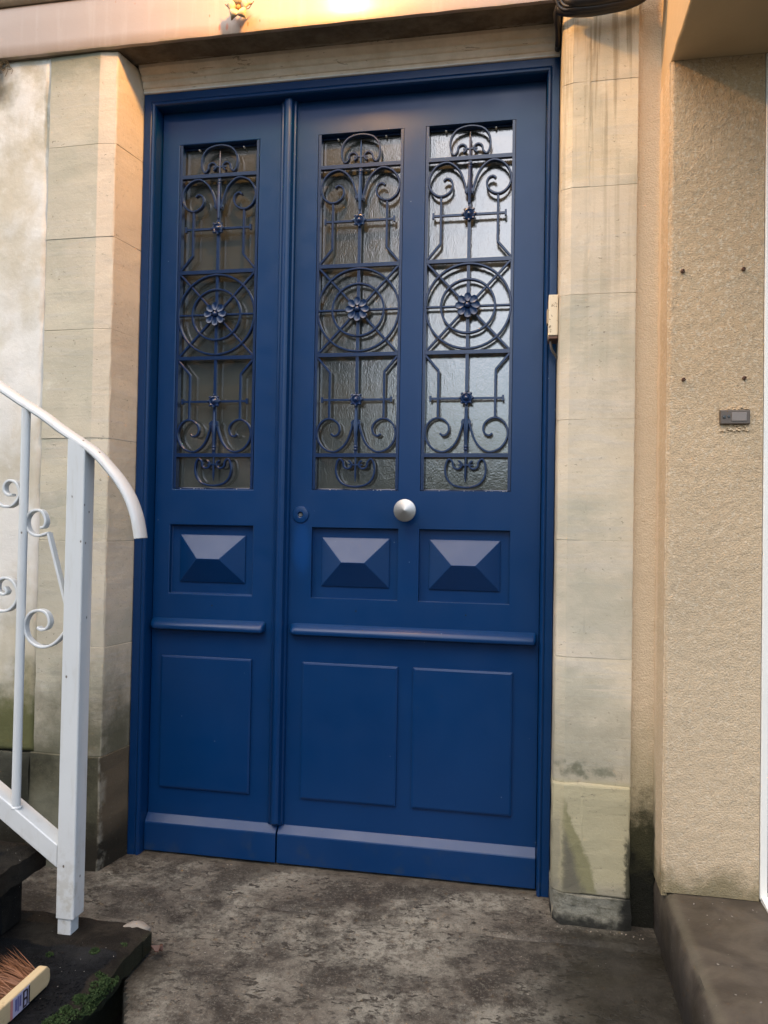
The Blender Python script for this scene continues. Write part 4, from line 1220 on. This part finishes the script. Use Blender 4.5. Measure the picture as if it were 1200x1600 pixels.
for (a_, b_, c_, d_) in ((-.880, -.874, .064, .086), (-.8725, -.869, .060, .088), (-.867, -.862, .066, .087)):
    quad_x('printed_patch', a_, b_, c_, d_, .2340, MT['violet'], lb)
for (a_, b_, c_, d_) in ((-.857, -.853, .056, .089), (-.853, -.846, .0855, .089), (-.853, -.846, .070, .074), (-.853, -.846, .056, .0595), (-.846, -.8425, .058, .087), (-.840, -.8365, .056, .090)):
    quad_x('printed_letter', a_, b_, c_, d_, .2342, MT['ink'], lb)

# dead weed and cobweb under the lintel at top left
bm = B()
for q in range(34):
    x = -.385+random.uniform(-.035, .012); z = 2.372-random.random()*.01
    p = [Vector((x, -.176, z))]
    for s_ in range(4): p.append(p[-1]+Vector((random.uniform(-.012, .010), random.uniform(-.003, .003), random.uniform(-.016, .001))))
    tube(bm, p, .0008, 4)
tag(obj('dead_weed', bm, MT['web']), 'dark dead weed hanging under the lintel at the top left', 'weed')

# scattered light crumbs on floor and step
bm = B()
for q in range(70):
    m_ = random.random()
    if m_ < .45: x, y, z = random.uniform(1.26, 1.47), -.192-abs(random.gauss(0, .012)), -.006
    elif m_ < .7: x, y, z = random.uniform(1.55, 1.70), random.uniform(-.75, -.30), .147
    else: x, y, z = random.uniform(.05, 1.2), random.uniform(-.5, -.03), -.006
    bmesh.ops.create_icosphere(bm, subdivisions=1, radius=random.uniform(.0008, .0026), matrix=Matrix.Translation((x, y, z)) @ Matrix.Rotation(random.random()*3, 4, 'Z') @ Matrix.Diagonal((1.5, .8, .6, 1)))
tag(obj('grit', bm, MT['chip']), 'pale grit and paint crumbs scattered on landing and doorstep', 'grit', kind='stuff')

# ------------------------------------------------------------------ behind the camera: unseen house added to darken the glass reflections, and a hedge
t = empty('backdrop_house', (-4.5, -9, -.42), 'dark stucco house added out of view to darken the window reflections', 'house')
bm = B(); box(bm, -9.5, -1.35, -14, -8.5, -.42, 6.6); obj('wall', bm, MT['house'], t)
bm = B(); prism_x(bm, [(-14.4, 6.6), (-8.1, 6.6), (-11.2, 9.4)], -9.8, -1.05); obj('roof', bm, MT['slate'], t)
for x in (-2.2, -4.2, -6.2):
    for z in (.6, 3.6):
        bm = B(); box(bm, x-.5, x+.5, -8.52, -8.46, z, z+1.5); w = obj('window', bm, MT['pvc'], t)
        bm = B(); box(bm, x-.42, x+.42, -8.455, -8.45, z+.08, z+1.42); obj('pane', bm, MT['dglass'], w)
bm = B()
for q in range(9000):
    x = random.uniform(-.8, 9); y = -9+random.uniform(-.5, .5); top = 2.1+.5*noise.noise(Vector((x*.8, 0, 0))); z = random.uniform(-.4, top)
    n1 = Vector((random.uniform(-1, 1), random.uniform(-1, 1), random.uniform(-1, 1))).normalized(); n2 = n1.orthogonal().normalized()
    s_ = random.uniform(.06, .14); p = Vector((x, y, z))
    v = [bm.verts.new(c) for c in (p-n2*s_*.5, p+n1*s_*.4, p+n2*s_*.5, p-n1*s_*.5)]; bm.faces.new(v)
box(bm, -.8, 9, -9.4, -8.7, -.42, 1.9)
tag(obj('garden_hedge', bm, MT['hedge']), 'clipped green hedge across the garden behind the photographer', 'hedge')
